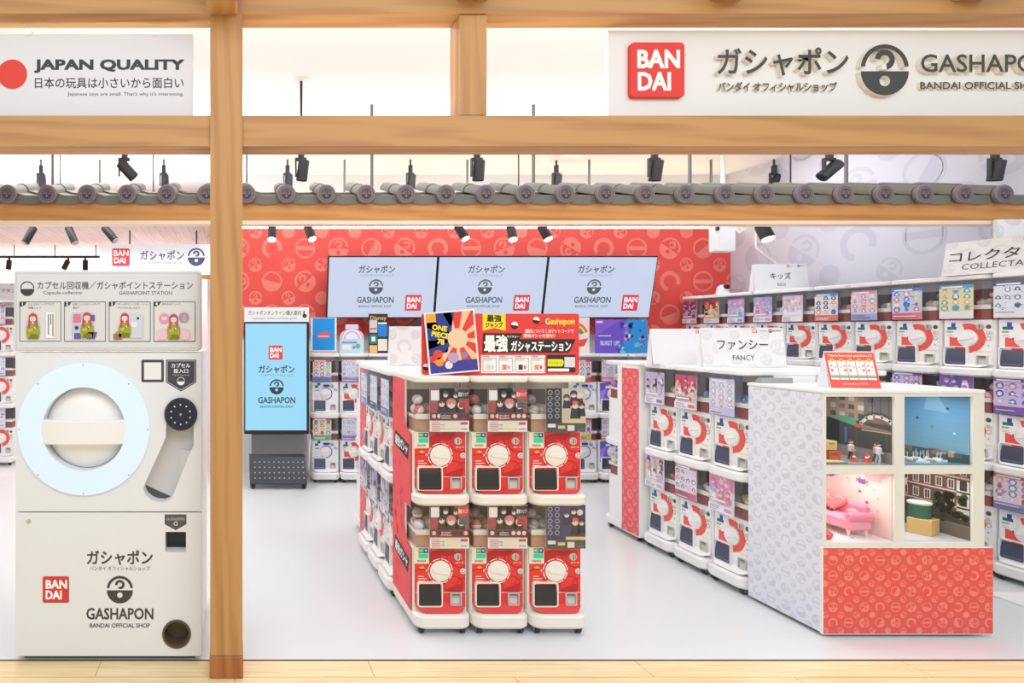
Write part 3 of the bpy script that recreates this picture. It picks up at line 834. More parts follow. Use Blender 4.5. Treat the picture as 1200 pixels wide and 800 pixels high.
def poster(w, h, style, bgc, accs, seed):
    """printed card, lower edge at z=0, centred in x"""
    r = random.Random(seed); g = G(); g.box(-w / 2, w / 2, .0005, .003, 0, h, (240, 240, 240)); g.step = .0003
    g.rect(-w / 2, 0, w / 2, h, bgc); g.up()
    U = w / 10

    def fig(x, z, k, hair, cloth):
        g.poly([(x - .5 * k, z - 1.3 * k), (x + .5 * k, z - 1.3 * k), (x + .36 * k, z - .3 * k), (x - .36 * k, z - .3 * k)], cloth); g.circ(x, z + .05 * k, .42 * k, hair, 12); g.up(); g.circ(x, z - .1 * k, .29 * k, (240, 208, 188), 10); g.up(); g.circ(x, z + .04 * k, .36 * k, hair, 10, 15, 165); g.poly([(x - .3 * k, z + .1 * k), (x - .05 * k, z - .1 * k), (x + .05 * k, z + .12 * k)], hair); g.poly([(x + .05 * k, z + .12 * k), (x + .16 * k, z - .06 * k), (x + .3 * k, z + .1 * k)], hair); g.y += 2 * g.step
    if style == 'jump':                                                      # dark group poster with price strip
        g.rect(-w / 2, h * .26, w / 2, h, (150, 92, 92)); g.poly([(-w * .2, h * .26), (w * .3, h * .26), (w * .12, h), (-w * .26, h)], (206, 186, 176)); g.up()
        for x, z, k, hc in ((.16, .84, 2.3, (36, 32, 34)), (-.1, .86, 2.4, (48, 42, 46)), (.3, .6, 2.8, (220, 214, 206)), (-.2, .66, 3.0, (36, 30, 32)), (.04, .64, 3.6, (214, 128, 126))): fig(x * w, z * h, k * U * .85, hc, (38, 36, 44)); g.up(2)
        g.rect(-w * .48, h * .72, -w * .27, h * .95, (238, 236, 232)); g.rect(w * .2, h * .76, w * .48, h * .97, accs[0]); g.rect(w * .24, h * .55, w * .48, h * .7, accs[1]); g.rect(-w * .48, h * .52, -w * .3, h * .62, (196, 52, 54))
        for k in range(4): g.rect(w * .26, h * (.57 + .03 * k), w * (.44 - .05 * (k % 2)), h * (.58 + .03 * k), (236, 200, 196))
        g.up()
        g.rect(-w / 2, h * .26, w / 2, h * .44, (120, 46, 50)); g.up(); g.rect(-w * .24, h * .29, w * .06, h * .4, accs[2])
        for k in range(7): g.circ(-w * .4 + k * w * .135, h * .36, U * .55, r.choice([(232, 196, 170), (60, 40, 44), (226, 216, 206)]), 8)
        g.up(); g.text('最強ジャンプ', w * .34, h * .86, w=w * .24, h=h * .1, col=(245, 245, 245), bold=.02); g.rect(-w * .22, h * .31, w * .03, h * .325, (245, 240, 236)); g.rect(-w * .22, h * .36, w * .03, h * .375, (245, 240, 236))
        for k in range(5): g.rect(-w * .46, h * (.03 + .042 * k), w * (-.24 + .1 * (k % 2)), h * (.045 + .042 * k), (222, 150, 150))
        g.rect(-w * .15, h * .07, w * .24, h * .2, (240, 226, 190)); g.rect(w * .28, h * .17, w * .46, h * .22, (206, 70, 66)); g.rect(w * .28, h * .06, w * .46, h * .075, (120, 110, 110))
    elif style == 'dark':
        g.rect(-w / 2, h * .2, -w * .1, h, accs[0]); g.rect(-w * .1, h * .2, w / 2, h, accs[1]); g.up()
        for j in range(5):
            for i in range(2): g.ring(-w * (.4 - .18 * i), h * (.9 - .135 * j), U * .45, U * .62, (176, 172, 180), 0, 360, 10)
        for x, z, k, hc in ((.02, .78, 2.6, (60, 56, 74)), (.2, .86, 2.8, (30, 28, 36)), (.36, .82, 2.3, (222, 220, 222)), (.24, .62, 3.4, (206, 96, 90)), (.4, .6, 2.6, (46, 40, 56))): fig(x * w, z * h, k * U * .8, hc, (34, 32, 48))
        g.rect(0, h * .2, w / 2, h * .27, accs[2]); g.rect(-w / 2, 0, w / 2, h * .2, (74, 70, 78)); g.up()
        g.rect(-w * .46, h * .1, -w * .26, h * .18, (234, 232, 228)); g.rect(-w * .2, h * .07, -w * .02, h * .14, (222, 210, 120)); g.rect(.04 * w, h * .02, .22 * w, h * .15, (228, 224, 216)); g.rect(.28 * w, h * .05, .46 * w, h * .06, (160, 156, 160))
    elif style == 'grid':
        top = .22; cols, rows = r.choice(((3, 3), (3, 4), (4, 3)))
        g.rect(-w / 2, 0, w / 2, h * top, r.choice(accs)); g.rect(-w / 2, h * .9, w / 2, h, accs[0]); g.up()
        g.rect(-w * .42, h * .92, w * .2, h * .965, (250, 250, 250))
        for j in range(rows):
            for i in range(cols):
                x = -w * .5 + w * (i + .5) / cols; z = h * (top + .02) + h * (.88 - top) * (j + .5) / rows; k = w * .34 / cols
                c = r.choice(accs)
                if r.random() < .5: g.circ(x, z, k, c, 12); g.up(); g.circ(x, z - k * .1, k * .6, r.choice([(246, 222, 204), (250, 250, 250), accs[0]]), 10); g.circ(x, z + k * .45, k * .5, r.choice(accs), 8, 0, 180); g.y += g.step
                else: g.poly([(x - k, z - k * .5), (x + k, z - k * .6), (x + k * .7, z + k * .4), (x, z + k), (x - k * .8, z + k * .4)], c); g.up(); g.circ(x, z, k * .4, (250, 248, 246), 8); g.y += g.step
        for k in range(34):
            x, z = r.uniform(-.46, .46) * w, r.uniform(top, .88) * h; q_ = w * r.uniform(.01, .03)
            if k % 8 == 0: g.up()
            g.rect(x, z, x + q_ * 2.2, z + q_, r.choice(accs + ((250, 250, 250), (90, 90, 120))))
        g.up()
        for k in range(3): g.rect(-w * .44, h * (.05 + .05 * k), w * r.uniform(-.1, .42), h * (.07 + .05 * k), r.choice([(250, 250, 250), (110, 110, 130)]))
    else:                                                                    # hero: a cluster of figures, title and price bars
        g.rect(-w / 2, h * .62, w / 2, h, accs[0]); g.up()
        for k in range(6): g.circ(r.uniform(-.42, .42) * w, r.uniform(.55, .95) * h, w * r.uniform(.05, .1), r.choice(accs), 10)
        for k in range(26):
            x, z = r.uniform(-.48, .44) * w, r.uniform(.22, .97) * h; q_ = w * r.uniform(.012, .035)
            if k % 7 == 0: g.up()
            g.rect(x, z, x + q_ * 1.8, z + q_, r.choice(accs + ((250, 250, 252),)))
        g.up()
        for k in range(9):
            if k % 3 == 0: g.up(3)
            fig((-.32 + .32 * (k % 3) + r.uniform(-.06, .06)) * w, (.84 - .16 * (k // 3) + r.uniform(-.03, .03)) * h, U * r.uniform(1.7, 2.5), r.choice(accs), r.choice(accs + ((248, 246, 250),)))
        g.up(); g.rect(-w * .46, h * .27, w * .3, h * .36, r.choice(accs)); g.rect(-w / 2, 0, w / 2, h * .2, (246, 244, 248)); g.up()
        g.rect(-w * .42, h * .29, w * .2, h * .34, (252, 252, 252)); g.rect(w * .14, h * .05, w * .44, h * .15, r.choice(accs))
        for k in range(3): g.rect(-w * .44, h * (.04 + .05 * k), w * r.uniform(-.2, .08), h * (.06 + .05 * k), (150, 150, 168))
    return g.mesh('poster_card', PAINT, 0)


CAPS = {}


def capsule_mesh(c):
    if c not in CAPS:
        g = G(); g.sph((0, 0, 0), .0275, 14, 10, c); 
        n = len(g.f)
        for i in range(n // 2, n): g.c[i] = tuple(min(255, int(x * .35 + 160)) for x in c)
        g.lathe([(.0275, -.002), (.029, -.0015), (.029, .0015), (.0275, .002)], n=14, col=c)
        CAPS[c] = g.mesh('toy_capsule', mat('shiny_capsule', rough=.18, attr=True), 50)
    return CAPS[c]


def machine(kind, n, label, short, loc, rz, posters, caps=None, group=None, side=None, ph='white'):
    """one wheeled column of n stacked capsule machines"""
    t = thing('capsule_machine', label, 'capsule machine', loc, rz, group)
    cream = kind == 'red'
    put('housing', cached(('h', n, cream), lambda: m_housing(n, cream)), t)
    put('top_plate', cached(('t', cream), lambda: m_top(cream)), t, (0, 0, .035 + (n - 1) * TH))
    for x in (-.105, .105):
        for y in (-.02, .31): put('caster', cached('c', m_caster), t, (x, y, 0))
    for k in range(n):
        z = .035 + k * TH; top = k == n - 1
        put('lip_tray', cached(('l', k == 0, cream), lambda: m_lip(k == 0, cream)), t, (0, 0, z))
        put('front_panel', cached(('p', kind, k > 0), lambda: m_panel(kind, k > 0)), t, (0, 0, z))
        f = put('outlet_frame', cached(('f', cream), lambda: m_frame().mesh('outlet_frame', CREAM if cream else WHITE)), t, (0, 0, z))
        put('outlet_door', cached(('d', kind), lambda: m_door(kind)), f)
        d = put('dial', cached(('di', cream), lambda: m_dial().mesh('dial', CREAM if cream else WHITE)), t, (0, -.003, z + .275))
        gp = put('grip', cached(('gr', cream), lambda: m_grip().mesh('grip', CREAM if cream else WHITE)), d); gp.rotation_euler = (0, rad(8 if cream else -12), 0)
        put('coin_slot', cached('co', m_coin), t, (.088 if cream else .07, -.004, z + .35))
        put('return_button', cached('rb', m_button), t, (.115, -.004, z + (.275 if cream else .31)))
        put('coin_return', cached('cr', m_creturn), t, (0, 0, z))
        put('globe', cached(('g', top), lambda: m_globe(top)), t, (0, 0, z))
        put('hopper', cached(('ho', cream), lambda: m_hopper(cream)), t, (0, 0, z))
        w, off = (.2, .035) if cream else (.188, -.036)
        put('poster_card', poster(w, .222, *posters[k]), t, (off, -.04, z + .403))
        if caps:
            rr_ = random.Random(str(label) + str(k)); c, s = math.cos(rz), math.sin(rz)
            sx = -1 if cream else 1
            for j, (x, y, dz) in enumerate(((.1, .0225, 0), (.1, .083, 0), (.1, .053, .052), (.038, .05, 0), (.038, .111, 0))):
                lx, ly = sx * x, y; lz = z + .478 + .0275 + dz
                cc = caps[(k + j) % len(caps)] if isinstance(caps[0], tuple) else caps
                o = put('toy_capsule', capsule_mesh(cc), None, (loc[0] + c * lx - s * ly, loc[1] + s * lx + c * ly, lz), rr_.uniform(0, 6), rr_.uniform(0, 1.2))
                tag(o, 'round toy capsule in the ' + (('lower', 'upper') if n == 2 else ('bottom', 'middle', 'top'))[k] + ' globe of the ' + short, 'capsule', 'toy capsules in the ' + ('lower', 'middle', 'upper')[k] + ' globe of the ' + short)
    return t


# red machines facing the entrance
jp = [('jump', (240, 236, 232), ((40, 36, 38), (206, 70, 72), (30, 28, 30)), 1), ('jump', (240, 236, 232), ((214, 60, 56), (112, 104, 108), (206, 60, 60)), 2), ('dark', (70, 66, 74), ((40, 36, 46), (206, 190, 172), (222, 208, 120)), 3)]
lo = [('jump', (240, 236, 232), ((214, 60, 56), (112, 104, 108), (206, 60, 60)), 4), ('jump', (240, 236, 232), ((40, 36, 38), (206, 70, 72), (30, 28, 30)), 5), ('dark', (70, 66, 74), ((58, 48, 96), (66, 54, 104), (222, 208, 120)), 6)]
rl = ('red two-tier capsule machine with the red printed side panel, first of the three red ones', 'red two-tier capsule machine, middle of the three red ones', 'red two-tier capsule machine with the tan and purple posters, end of the three red ones')
rs = ('red machine with the printed side', 'middle red machine', 'end red machine')
reds = []
for i in range(3):
    reds.append(machine('red', 2, rl[i], rs[i], (1.06 + .2965 * i, 3.12, 0), 0, (lo[i], jp[i]), [[(190, 180, 170), (210, 120, 96), (170, 150, 140)], [(180, 110, 90), (200, 190, 180), (150, 120, 110)], [(150, 140, 150), (190, 176, 160), (170, 150, 150)]][i], 'red capsule machines under the red sign'))
# printed side panel of the first red machine
g = G(); g.step = .0006; RS = (236, 84, 88); RD = (212, 64, 70)
for k in range(2):
    z = .035 + k * TH
    zt = z + (.655 if k else .595); zb = z + (.06 if k == 0 else 0)
    edge = [(-.012 - .12 * math.sin(rad(a)), z + .385 + .1 * (1 - math.cos(rad(a)))) for a in range(0, 91, 10)] + [(-.132, zt)]
    g.poly([(-.37, zb), (-.012, zb), (-.012, z + .385), (-.37, z + .385)], RS)
    for a, b in zip(edge, edge[1:]): g.poly([(-.37, a[1]), a, b, (-.37, b[1])], RS)
    r = random.Random(k); g.up()
    for j in range(16):
        g.clip = (-.37, zb, -.15, zt)
        u, w_ = r.uniform(-.36, -.16), r.uniform(zb, zt)
        g.poly([(u, w_), (u + .012, w_ + .03), (u - .008, w_ + .05), (u - .014, w_ + .02)], RD)
    g.clip = None
    g.up()
    v, f, bb = text_geo('最強ガシャステーション', .03, 2)
    g.at(-.19, z + .30, 1, rad(-5)); g.poly([(-.15, -.035), (.13, -.05), (.15, .035), (-.13, .045)], (52, 40, 44)); g.up()
    g.text('最強ガシャ', 0, 0, w=.24, h=.055, col=(250, 248, 246), bold=.03); g.at(); g.y += 3 * g.step
g.obj('side_panel', SATIN, reds[0], (-.1465, 0, 0), rad(-90))['label'] = 'red printed side panel with white slanted lettering'

# white row on the aisle side behind the red machines
PAS = [((238, 238, 246), ((206, 212, 240), (120, 130, 190), (230, 200, 214))), ((236, 240, 246), ((186, 206, 236), (90, 110, 160), (222, 222, 240))), ((240, 236, 240), ((150, 160, 210), (224, 190, 200), (240, 240, 250)))]
ll = ('white capsule machine facing the aisle, first behind the red machines', 'white capsule machine facing the aisle, second behind the red machines', 'white capsule machine facing the aisle, third and last behind the red machines')
for i in range(3):
    machine('white', 2, ll[i], ('aisle machine first behind the red ones', 'aisle machine second behind the red ones', 'aisle machine third behind the red ones')[i], (.952, 3.64 + .295 * i, 0), rad(-90),
            (('hero',) + PAS[i] + (20 + i,), ('grid',) + PAS[i] + (30 + i,)), [(226, 96, 60), (60, 120, 200), (220, 190, 80)], 'white capsule machines facing the aisle behind the red ones')


def patterned_side(par, p=.1, base=(234, 96, 100), col=(242, 140, 138), flip=False):
    """printed panel over the rear part of a machine's side"""
    g = G(); g.step = .0006
    a, b = (-.366, -.175)
    if flip: a, b = -b, -a
    pattern(g, a, .05, b, 1.27, p, base, col, 8, .4, .2)
    o = g.obj('side_panel', SATIN, par, (.1462 if flip else -.1462, 0, 0), rad(90 if flip else -90)); o['label'] = 'red patterned side panel'
    return o


m = machine('white', 2, 'white capsule machine at the far end of the aisle island with a pink patterned side', 'aisle island end machine', (1.10, 5.10, 0), rad(180),
            (('grid', (238, 232, 240), ((200, 190, 230), (230, 180, 200), (180, 210, 240)), 41), ('grid', (238, 232, 240), ((200, 190, 230), (230, 180, 200), (180, 210, 240)), 42)))
m.location.y = 4.768
patterned_side(m, flip=True)

# fancy row
FP = [(('hero', (240, 226, 240), ((236, 150, 190), (190, 170, 226), (240, 214, 224), (236, 120, 130)), 51), ('grid', (236, 234, 246), ((206, 204, 238), (236, 190, 220), (160, 200, 230)), 52)),
      (('grid', (238, 232, 242), ((206, 110, 130), (120, 120, 150), (224, 200, 214)), 53), ('hero', (240, 214, 220), ((220, 80, 110), (236, 130, 110), (160, 90, 140), (240, 210, 180)), 54)),
      (('hero', (238, 232, 240), ((220, 190, 210), (236, 140, 170), (90, 96, 150), (240, 220, 120)), 55), ('hero', (230, 226, 242), ((206, 206, 236), (140, 140, 180), (60, 60, 90), (224, 190, 210)), 56))]
fl = ('white two-tier capsule machine standing right beside the display case', 'white two-tier capsule machine, second from the display case', 'white two-tier capsule machine, third from the display case beside the red patterned panel')
fs_ = ('fancy machine beside the display case', 'second fancy machine from the display case', 'third fancy machine from the display case')
fc = ([(206, 176, 110), (50, 140, 190), (60, 150, 200)], [(190, 186, 190), (60, 140, 190), (170, 160, 170)], [(200, 120, 100), (220, 206, 190), (180, 170, 176)])
for i in range(3):
    machine('white', 2, fl[i], fs_[i], (3.015, 3.657 + .2935 * i, 0), rad(-90), FP[i], fc[i], 'white capsule machines under the FANCY sign')
m = None
el = ('white capsule machine at the far end of the fancy island with a red patterned side', 'white capsule machine at the far end of the fancy island, second from the aisle', 'white capsule machine at the far end of the fancy island, third from the aisle')
for i in range(3):
    mm = machine('white', 2, el[i], ('far fancy machine with patterned side', 'second far end fancy machine', 'third far end fancy machine')[i], (3.09 + .296 * i, 4.768, 0), rad(180),
                 (('grid', (234, 222, 236), ((220, 170, 210), (190, 180, 226), (236, 200, 210)), 60 + i), ('grid', (234, 222, 236), ((220, 170, 210), (190, 180, 226), (236, 200, 210)), 64 + i)), [(226, 222, 170), (190, 120, 200), (80, 110, 210)] if i == 0 else None)
    if i == 0: patterned_side(mm, .105, flip=True)
bl = ('white capsule machine facing the collectable row behind the display case', 'white capsule machine facing the collectable row behind the FANCY sign', 'white capsule machine facing the collectable row at the far end of the island')
for i in range(3):
    machine('white', 2, bl[i], 'hidden fancy machine', (3.76, 3.657 + .2935 * i, 0), rad(90), (('grid',) + PAS[i] + (70 + i,), ('grid',) + PAS[i] + (74 + i,)))

# tall collectable row along the right wall
KP = [((230, 236, 240), ((60, 90, 150), (150, 160, 190), (70, 160, 160), (236, 236, 240)), 'dark blue and white'), ((240, 226, 170), ((90, 170, 214), (240, 200, 120), (240, 240, 230), (120, 190, 160)), 'yellow and blue'),
      ((190, 216, 244), ((90, 130, 210), (230, 120, 130), (240, 220, 160), (60, 80, 170)), 'light blue'), ((244, 214, 224), ((236, 150, 180), (240, 200, 110), (160, 180, 230), (240, 236, 240)), 'pink and yellow'),
      ((244, 244, 246), ((70, 140, 210), (236, 130, 90), (40, 40, 60), (250, 220, 190)), 'white with small heads'), ((240, 232, 240), ((236, 190, 214), (186, 206, 240), (240, 226, 190), (250, 240, 246)), 'pale pink'),
      ((214, 222, 242), ((150, 190, 236), (240, 150, 190), (230, 210, 240), (236, 110, 170)), 'pale blue and pink'), ((226, 206, 236), ((210, 150, 210), (140, 170, 230), (240, 180, 200), (120, 200, 220)), 'lilac'),
      ((232, 206, 150), ((200, 60, 60), (220, 170, 60), (60, 60, 80), (240, 220, 200)), 'red and gold'), ((206, 180, 220), ((150, 60, 110), (70, 60, 150), (220, 150, 170), (60, 50, 80)), 'purple and crimson')]
ordn = ('nearest to the entrance', 'second from the entrance', 'third from the entrance', 'fourth from the entrance', 'fifth from the entrance', 'sixth from the entrance', 'seventh from the entrance', 'eighth from the entrance', 'ninth from the entrance', 'last at the red wall')
P2 = [(224, 206, 240), ((130, 90, 180), (190, 150, 220), (90, 110, 190), (240, 200, 220))]
for i in range(10):
    b, a, nm = KP[i]
    r = random.Random(i * 7)
    mid = ('hero' if i % 2 else 'grid', (214, 200, 236) if i < 3 else b, ((130, 90, 180), (170, 140, 214), (80, 110, 190), (230, 200, 226)) if i < 3 else a, 90 + i)
    low = ('grid', (240, 226, 232), ((214, 90, 100), (150, 140, 200), (236, 180, 190), (236, 214, 220)), 110 + i)
    machine('white', 3, 'machine with ' + nm + ' top poster, ' + ordn[i] + ' in tall wall row', 'tall row machine ' + ordn[i], (4.81, 3.668 + .2925 * i, 0), rad(-90),
            (low, mid, ('grid' if i in (0, 1, 2, 3, 4) else 'hero', b, a, 130 + i)), [[(200, 200, 196), (190, 110, 96), (214, 206, 190)], [(220, 214, 206), (200, 90, 80), (190, 160, 150)], [(170, 180, 90), (80, 140, 210), (200, 190, 180)]][i % 3] if i < 7 else None, 'tall white capsule machines along the collectable wall')
g = G(); g.prism([(0, 0), (.42, 0), (.42, .2), (0, .2)], 'z', 0, .012, ch=.003)
tag(g.obj('floor_mat', WHITE, None, (4.42, 3.36, 0)), 'flat white plate on the floor at the foot of the tall machine row', 'plate')

# back row under the monitors
BK = [(0, 'blue', 'white back wall machine under the bright blue topper card, beside the kiosk'), (1, 'white', 'white capsule machine with a pink rainbow topper card behind the aisle island'), (2, 'blue', 'white capsule machine with the black topper tower behind the aisle island'),
      (3, 'blue', 'white capsule machine under the dark jagged topper card'), (4, 'white', 'white capsule machine beside the dark jagged topper card, behind the red header sign'),
      (9, 'blue', 'white capsule machine against the back wall next to the red machines'), (10, 'purple', 'white and purple capsule machine against the back wall'), (11, 'purple', 'white and purple capsule machine against the back wall, half hidden by the fancy island')]
for k, kind, lab in BK:
    bgs, ac = (((238, 234, 238), ((226, 70, 80), (240, 190, 80), (90, 140, 220), (120, 190, 120))), ((222, 234, 246), ((236, 160, 190), (150, 190, 236), (240, 220, 150), (190, 160, 226))), ((236, 234, 244), ((190, 180, 220), (236, 200, 210), (160, 190, 230))))[k % 3]
    machine(kind, 2, lab, 'back wall machine %d' % k, (.928 + .2945 * k, 6.2, 0), 0, (('grid', bgs, ac, 150 + k), ('grid', bgs, ac, 170 + k)), None, 'capsule machines along the back wall')

# far wing machine
machine('white', 3, 'white three-tier capsule machine in the far wing at the photo edge', 'far wing machine', (-2.70, 7.0, 0), 0, (('hero',) + PAS[0] + (200,), ('grid',) + PAS[1] + (201,), ('grid', (236, 230, 240), ((210, 90, 110), (120, 110, 180), (230, 210, 220)), 202)))


# ------------------------------------------------------------------ tent signs and topper cards
def tent(name, label, loc, rz, w, h, draw, d=.08, edge=(236, 236, 240)):
    t = thing(name, label, 'sign', loc, rz)
    lean = math.atan2(d / 2, h)
    g = G(); g.step = .0006; g.box(-w / 2, w / 2, .0006, .004, 0, h / math.cos(lean), edge); draw(g)
    o = g.obj('front_panel', SATIN, t, (0, -d / 2, 0)); o.rotation_euler = (-lean, 0, 0)
    g = G(); g.prism([(-d / 2 + .004, .001), (d / 2, .001), (d / 2, .006), (.004, h - .002), (0, h - .004), (-d / 2 + .02, .012)], 'x', -w / 2 + .002, w / 2 - .002, edge) ; g.obj('stand', SATIN, t)
    return t


def head(g, w, h, ja, en, pat=True, xo=0.0):
    if pat: pattern(g, -w / 2, 0, w / 2, h, .16, (228, 228, 230), (218, 218, 222), 4, .2, .3)
    else: g.rect(-w / 2, 0, w / 2, h, (238, 239, 242))
    g.up(2)
    if ja: g.text(ja[0], xo, h * .56, w=ja[1], h=ja[2], col=INK, bold=.006)
    if en: g.text(en[0], xo, h * .24, w=en[1], h=en[2], col=(90, 90, 94), bold=-.004)
    bandai(g, w * .16, h * .92, h * .1, (230, 70, 80)); g.at()
    g.text('ガシャポン', w * .265, h * .92, w=w * .1, h=h * .05, col=INK); g.at(w * .35, h * .92, h * .045); emblem(g, 1); g.at(); g.text('GASHAPON', w * .425, h * .92, w=w * .1, h=h * .045, col=INK)


tent('category_sign', 'grey patterned sign reading FANCY on top of the fancy island', (3.25, 3.88, 1.316), rad(-12), .46, .25, lambda g: head(g, .46, .255, ('ファンシー', .28, .064), ('FANCY', .12, .034)))
tent('category_sign', 'blank white sign behind the FANCY sign', (3.17, 4.25, 1.316), 0, .5, .245, lambda g: head(g, .5, .25, None, None, False))
tent('category_sign', 'grey patterned sign back standing behind the red jump sign', (1.30, 4.05, 1.316), rad(4), .54, .26, lambda g: pattern(g, -.27, 0, .27, .265, .16, (228, 228, 230), (212, 212, 216), 6, .1, .3))
tent('category_sign', 'white sign reading KIDS on top of the tall wall row', (5.0, 5.55, 1.911), rad(-6), .46, .25, lambda g: head(g, .46, .255, ('キッズ', .17, .062), ('KIDS', .07, .028), False))
tent('category_sign', 'large white sign reading COLLECTABLE on top of the tall wall row', (4.80, 3.76, 1.911), rad(-84), .58, .22, lambda g: head(g, .58, .223, ('コレクタブル', .52, .07), ('COLLECTABLE', .38, .038)))
tent('category_sign', 'small pale sign on the far wing machine', (-2.68, 7.1, 1.911), 0, .4, .2, lambda g: head(g, .4, .203, ('コレクタブル', .34, .05), None, False), d=.09)


def buysign(g):
    w, h = .225, .19
    g.rect(-w / 2, 0, w / 2, h, (238, 92, 78)); g.up()
    g.text('This is how you purchase it!', 0, h * .9, w=w * .88, h=h * .085, col=(255, 244, 236), bold=.02)
    for k in range(5):
        x = -w * .46 + k * w * .185; g.rect(x, h * .23, x + w * .17, h * .77, (246, 244, 240)); g.up()
        g.circ(x + w * .085, h * .78, h * .05, (246, 200, 60), 10); g.up(); g.text(str(k + 1), x + w * .085, h * .78, h=h * .06, col=INK); g.y += g.step
        g.rect(x, h * .33, x + w * .17, h * .365, (240, 190, 130)); g.rect(x, h * .28, x + w * .17, h * .325, (98, 170, 178))
        for q_, c in ((.5, (226, 80, 76)), (.58, (190, 200, 206)), (.46, (200, 206, 210)), (.62, (230, 150, 150))): g.circ(x + w * (.05 + .08 * ((k * 3 + int(q_ * 100)) % 2)), h * q_, h * .03, c, 8)
        g.y += g.step
    g.text('Gashapon is FUN!', 0, h * .11, w=w * .5, h=h * .06, col=(255, 236, 226), bold=.015)


tent('instruction_sign', 'small orange-red how to purchase sign on the display case', (3.25, 3.2, 1.249), rad(-10), .225, .19, buysign, .1, (226, 228, 232))


def card(name, label, x, y, z, w, h, draw, cat='sign', rz=0, foot=True):
    t = thing(name, label, cat, (x, y, z), rz)
    g = G(); g.step = .0006; draw(g, w, h); g.obj('card', SATIN, t)
    if foot:
        g = G(); g.box(-w * .3, w * .3, .007, .06, 0, .004); g.prism([(.006, .004), (.06, .004), (.006, h * .5)], 'x', -.01, .01); g.obj('stand', WHITE, t)
    return t


def d_jump(g, w, h):
    g.prism(rr(-w / 2, 0, w / 2, h, .012), 'y', .0006, .006, (226, 58, 54)); g.y = -.0005
    q = 225.0
    g.px = (587.5, 441, q); g.clip = (-w / 2, 0, w / 2, h)
    g.rrect(495, 369, 680, 441, 2.5, (230, 62, 58)); g.up()
    for x, y, r in ((502, 392, 4), (500, 432, 4), (604, 383, 4.5), (629.5, 377, 4.2)): g.circ(x, y, r, (60, 30, 32), 16); g.up(); g.circ(x, y - .3, r * .94, (244, 240, 236), 14, 190, 370); g.y += g.step
    for x, y, r in ((640, 395, 16), (672, 430, 20), (520, 440, 14)): g.ring(x, y, r * .9, r, (214, 50, 48), 0, 360, 20)
    g.poly([(566.5, 369), (593.5, 369), (593.5, 389), (580, 386), (566.5, 389)], (240, 222, 40)); g.up()
    g.text('最強', 580, 374.5, w=17, h=8, col=(40, 36, 30), bold=.03); g.text('ジャンプ', 580, 382.5, w=20, h=6, col=(40, 36, 30), bold=.03)
    g.text('Gashapon', 657.5, 379, w=34, h=9, col=(246, 200, 70), bold=.05); g.ring(644, 378, 3.4, 5, (60, 120, 200), 50, 310, 12)
    g.text('最新についてくるゲットコードで', 645, 389.5, w=57, h=4.6, col=(250, 238, 232), bold=.02); g.text('最強ガシャを回せ!!', 633, 395, w=37, h=4.4, col=(250, 238, 232), bold=.02)
    g.poly([(567, 392), (613, 392), (610, 399), (676, 399), (668, 415), (566, 415)], (44, 36, 36)); g.up()
    g.text('最強', 582, 404, w=27, h=19, col=(250, 248, 244), bold=.04); g.text('サイキョー', 602, 396, w=14, h=3, col=(250, 248, 244), bold=.02); g.text('ガシャステーション', 635, 407.3, w=70, h=12, col=(250, 248, 244), bold=.035)
    g.rect(564.5, 418, 640, 439, (244, 240, 236)); g.rect(642, 417.5, 675.5, 438, (46, 40, 38)); g.up()
    for k in range(4):
        x = 566.5 + 19 * k; g.frame(x, 421, x + 16, 437.5, .5, (110, 104, 104)); g.rect(x + 1, 423, x + 11, 424, (150, 190, 190)); g.rect(x + 4, 429, x + 9, 435, ((214, 206, 206), (232, 120, 120), (60, 56, 60), (236, 140, 90))[k]); g.rect(x + 10, 430, x + 13, 434, ((240, 190, 190), (236, 150, 150), (232, 110, 110), (220, 80, 70))[k]); g.rect(x, 419, x + 8, 420, (226, 90, 90))
    g.poly([(642.8, 422.5), (660, 422.5), (662, 426), (660, 431), (642.8, 431)], (228, 226, 40)); g.rect(662.5, 420, 675, 432, (222, 220, 216)); g.rect(643, 433.5, 668, 437, (240, 238, 236))
    g.up(); g.text('ゲットコード', 652, 427, w=15, h=2.6, col=(60, 56, 30)); g.px = None; g.clip = None


card('header_sign', 'wide red sign with white slanted lettering standing on the red machines', 1.39, 3.16, 1.317, .823, .32, d_jump)


def d_mag(g, w, h):
    g.box(-w / 2, w / 2, .0006, .006, 0, h, (244, 242, 238)); g.rect(-w / 2, 0, w / 2, h, (246, 244, 240)); g.up()
    a, b = -w / 2 + .008, w / 2 - .008; g.rect(a, .008, b, h - .008, (226, 64, 56)); g.up()
    g.clip = (a, .008, b, h - .008)
    g.poly([(a, h), (w * .1, h), (-w * .1, h * .35), (a, h * .3)], (40, 58, 140))
    for k in range(9):
        t0 = rad(20 + 40 * k); g.poly([(w * .12, h * .55), (w * .12 + w * math.cos(t0), h * .55 + w * math.sin(t0)), (w * .12 + w * math.cos(t0 + .28), h * .55 + w * math.sin(t0 + .28))], (242, 196, 150))
    g.up(); g.circ(w * .12, h * .55, w * .2, (240, 206, 170), 20); g.rect(a, .008, b, h * .2, (60, 62, 150)); g.up()
    for x, z, r, c in ((-.3, .32, .1, (224, 72, 60)), (-.28, .2, .09, (240, 150, 50)), (.0, .25, .11, (190, 160, 200)), (.22, .28, .07, (150, 130, 190)), (.3, .16, .06, (60, 70, 160)), (-.1, .14, .08, (236, 226, 220))): g.circ(x * w, z * h, r * w, c, 9)
    g.rect(a, h * .84, a + .05, h - .008, (246, 170, 40)); g.clip = None; g.up(2)
    for k, s_ in enumerate(('ONE', 'PIECE', '78')): g.at(-w * .22, h * (.74 - .11 * k), 1, rad(-14)); g.text(s_, 0, 0, h=.026, col=(250, 226, 60), bold=.045)
    g.at()


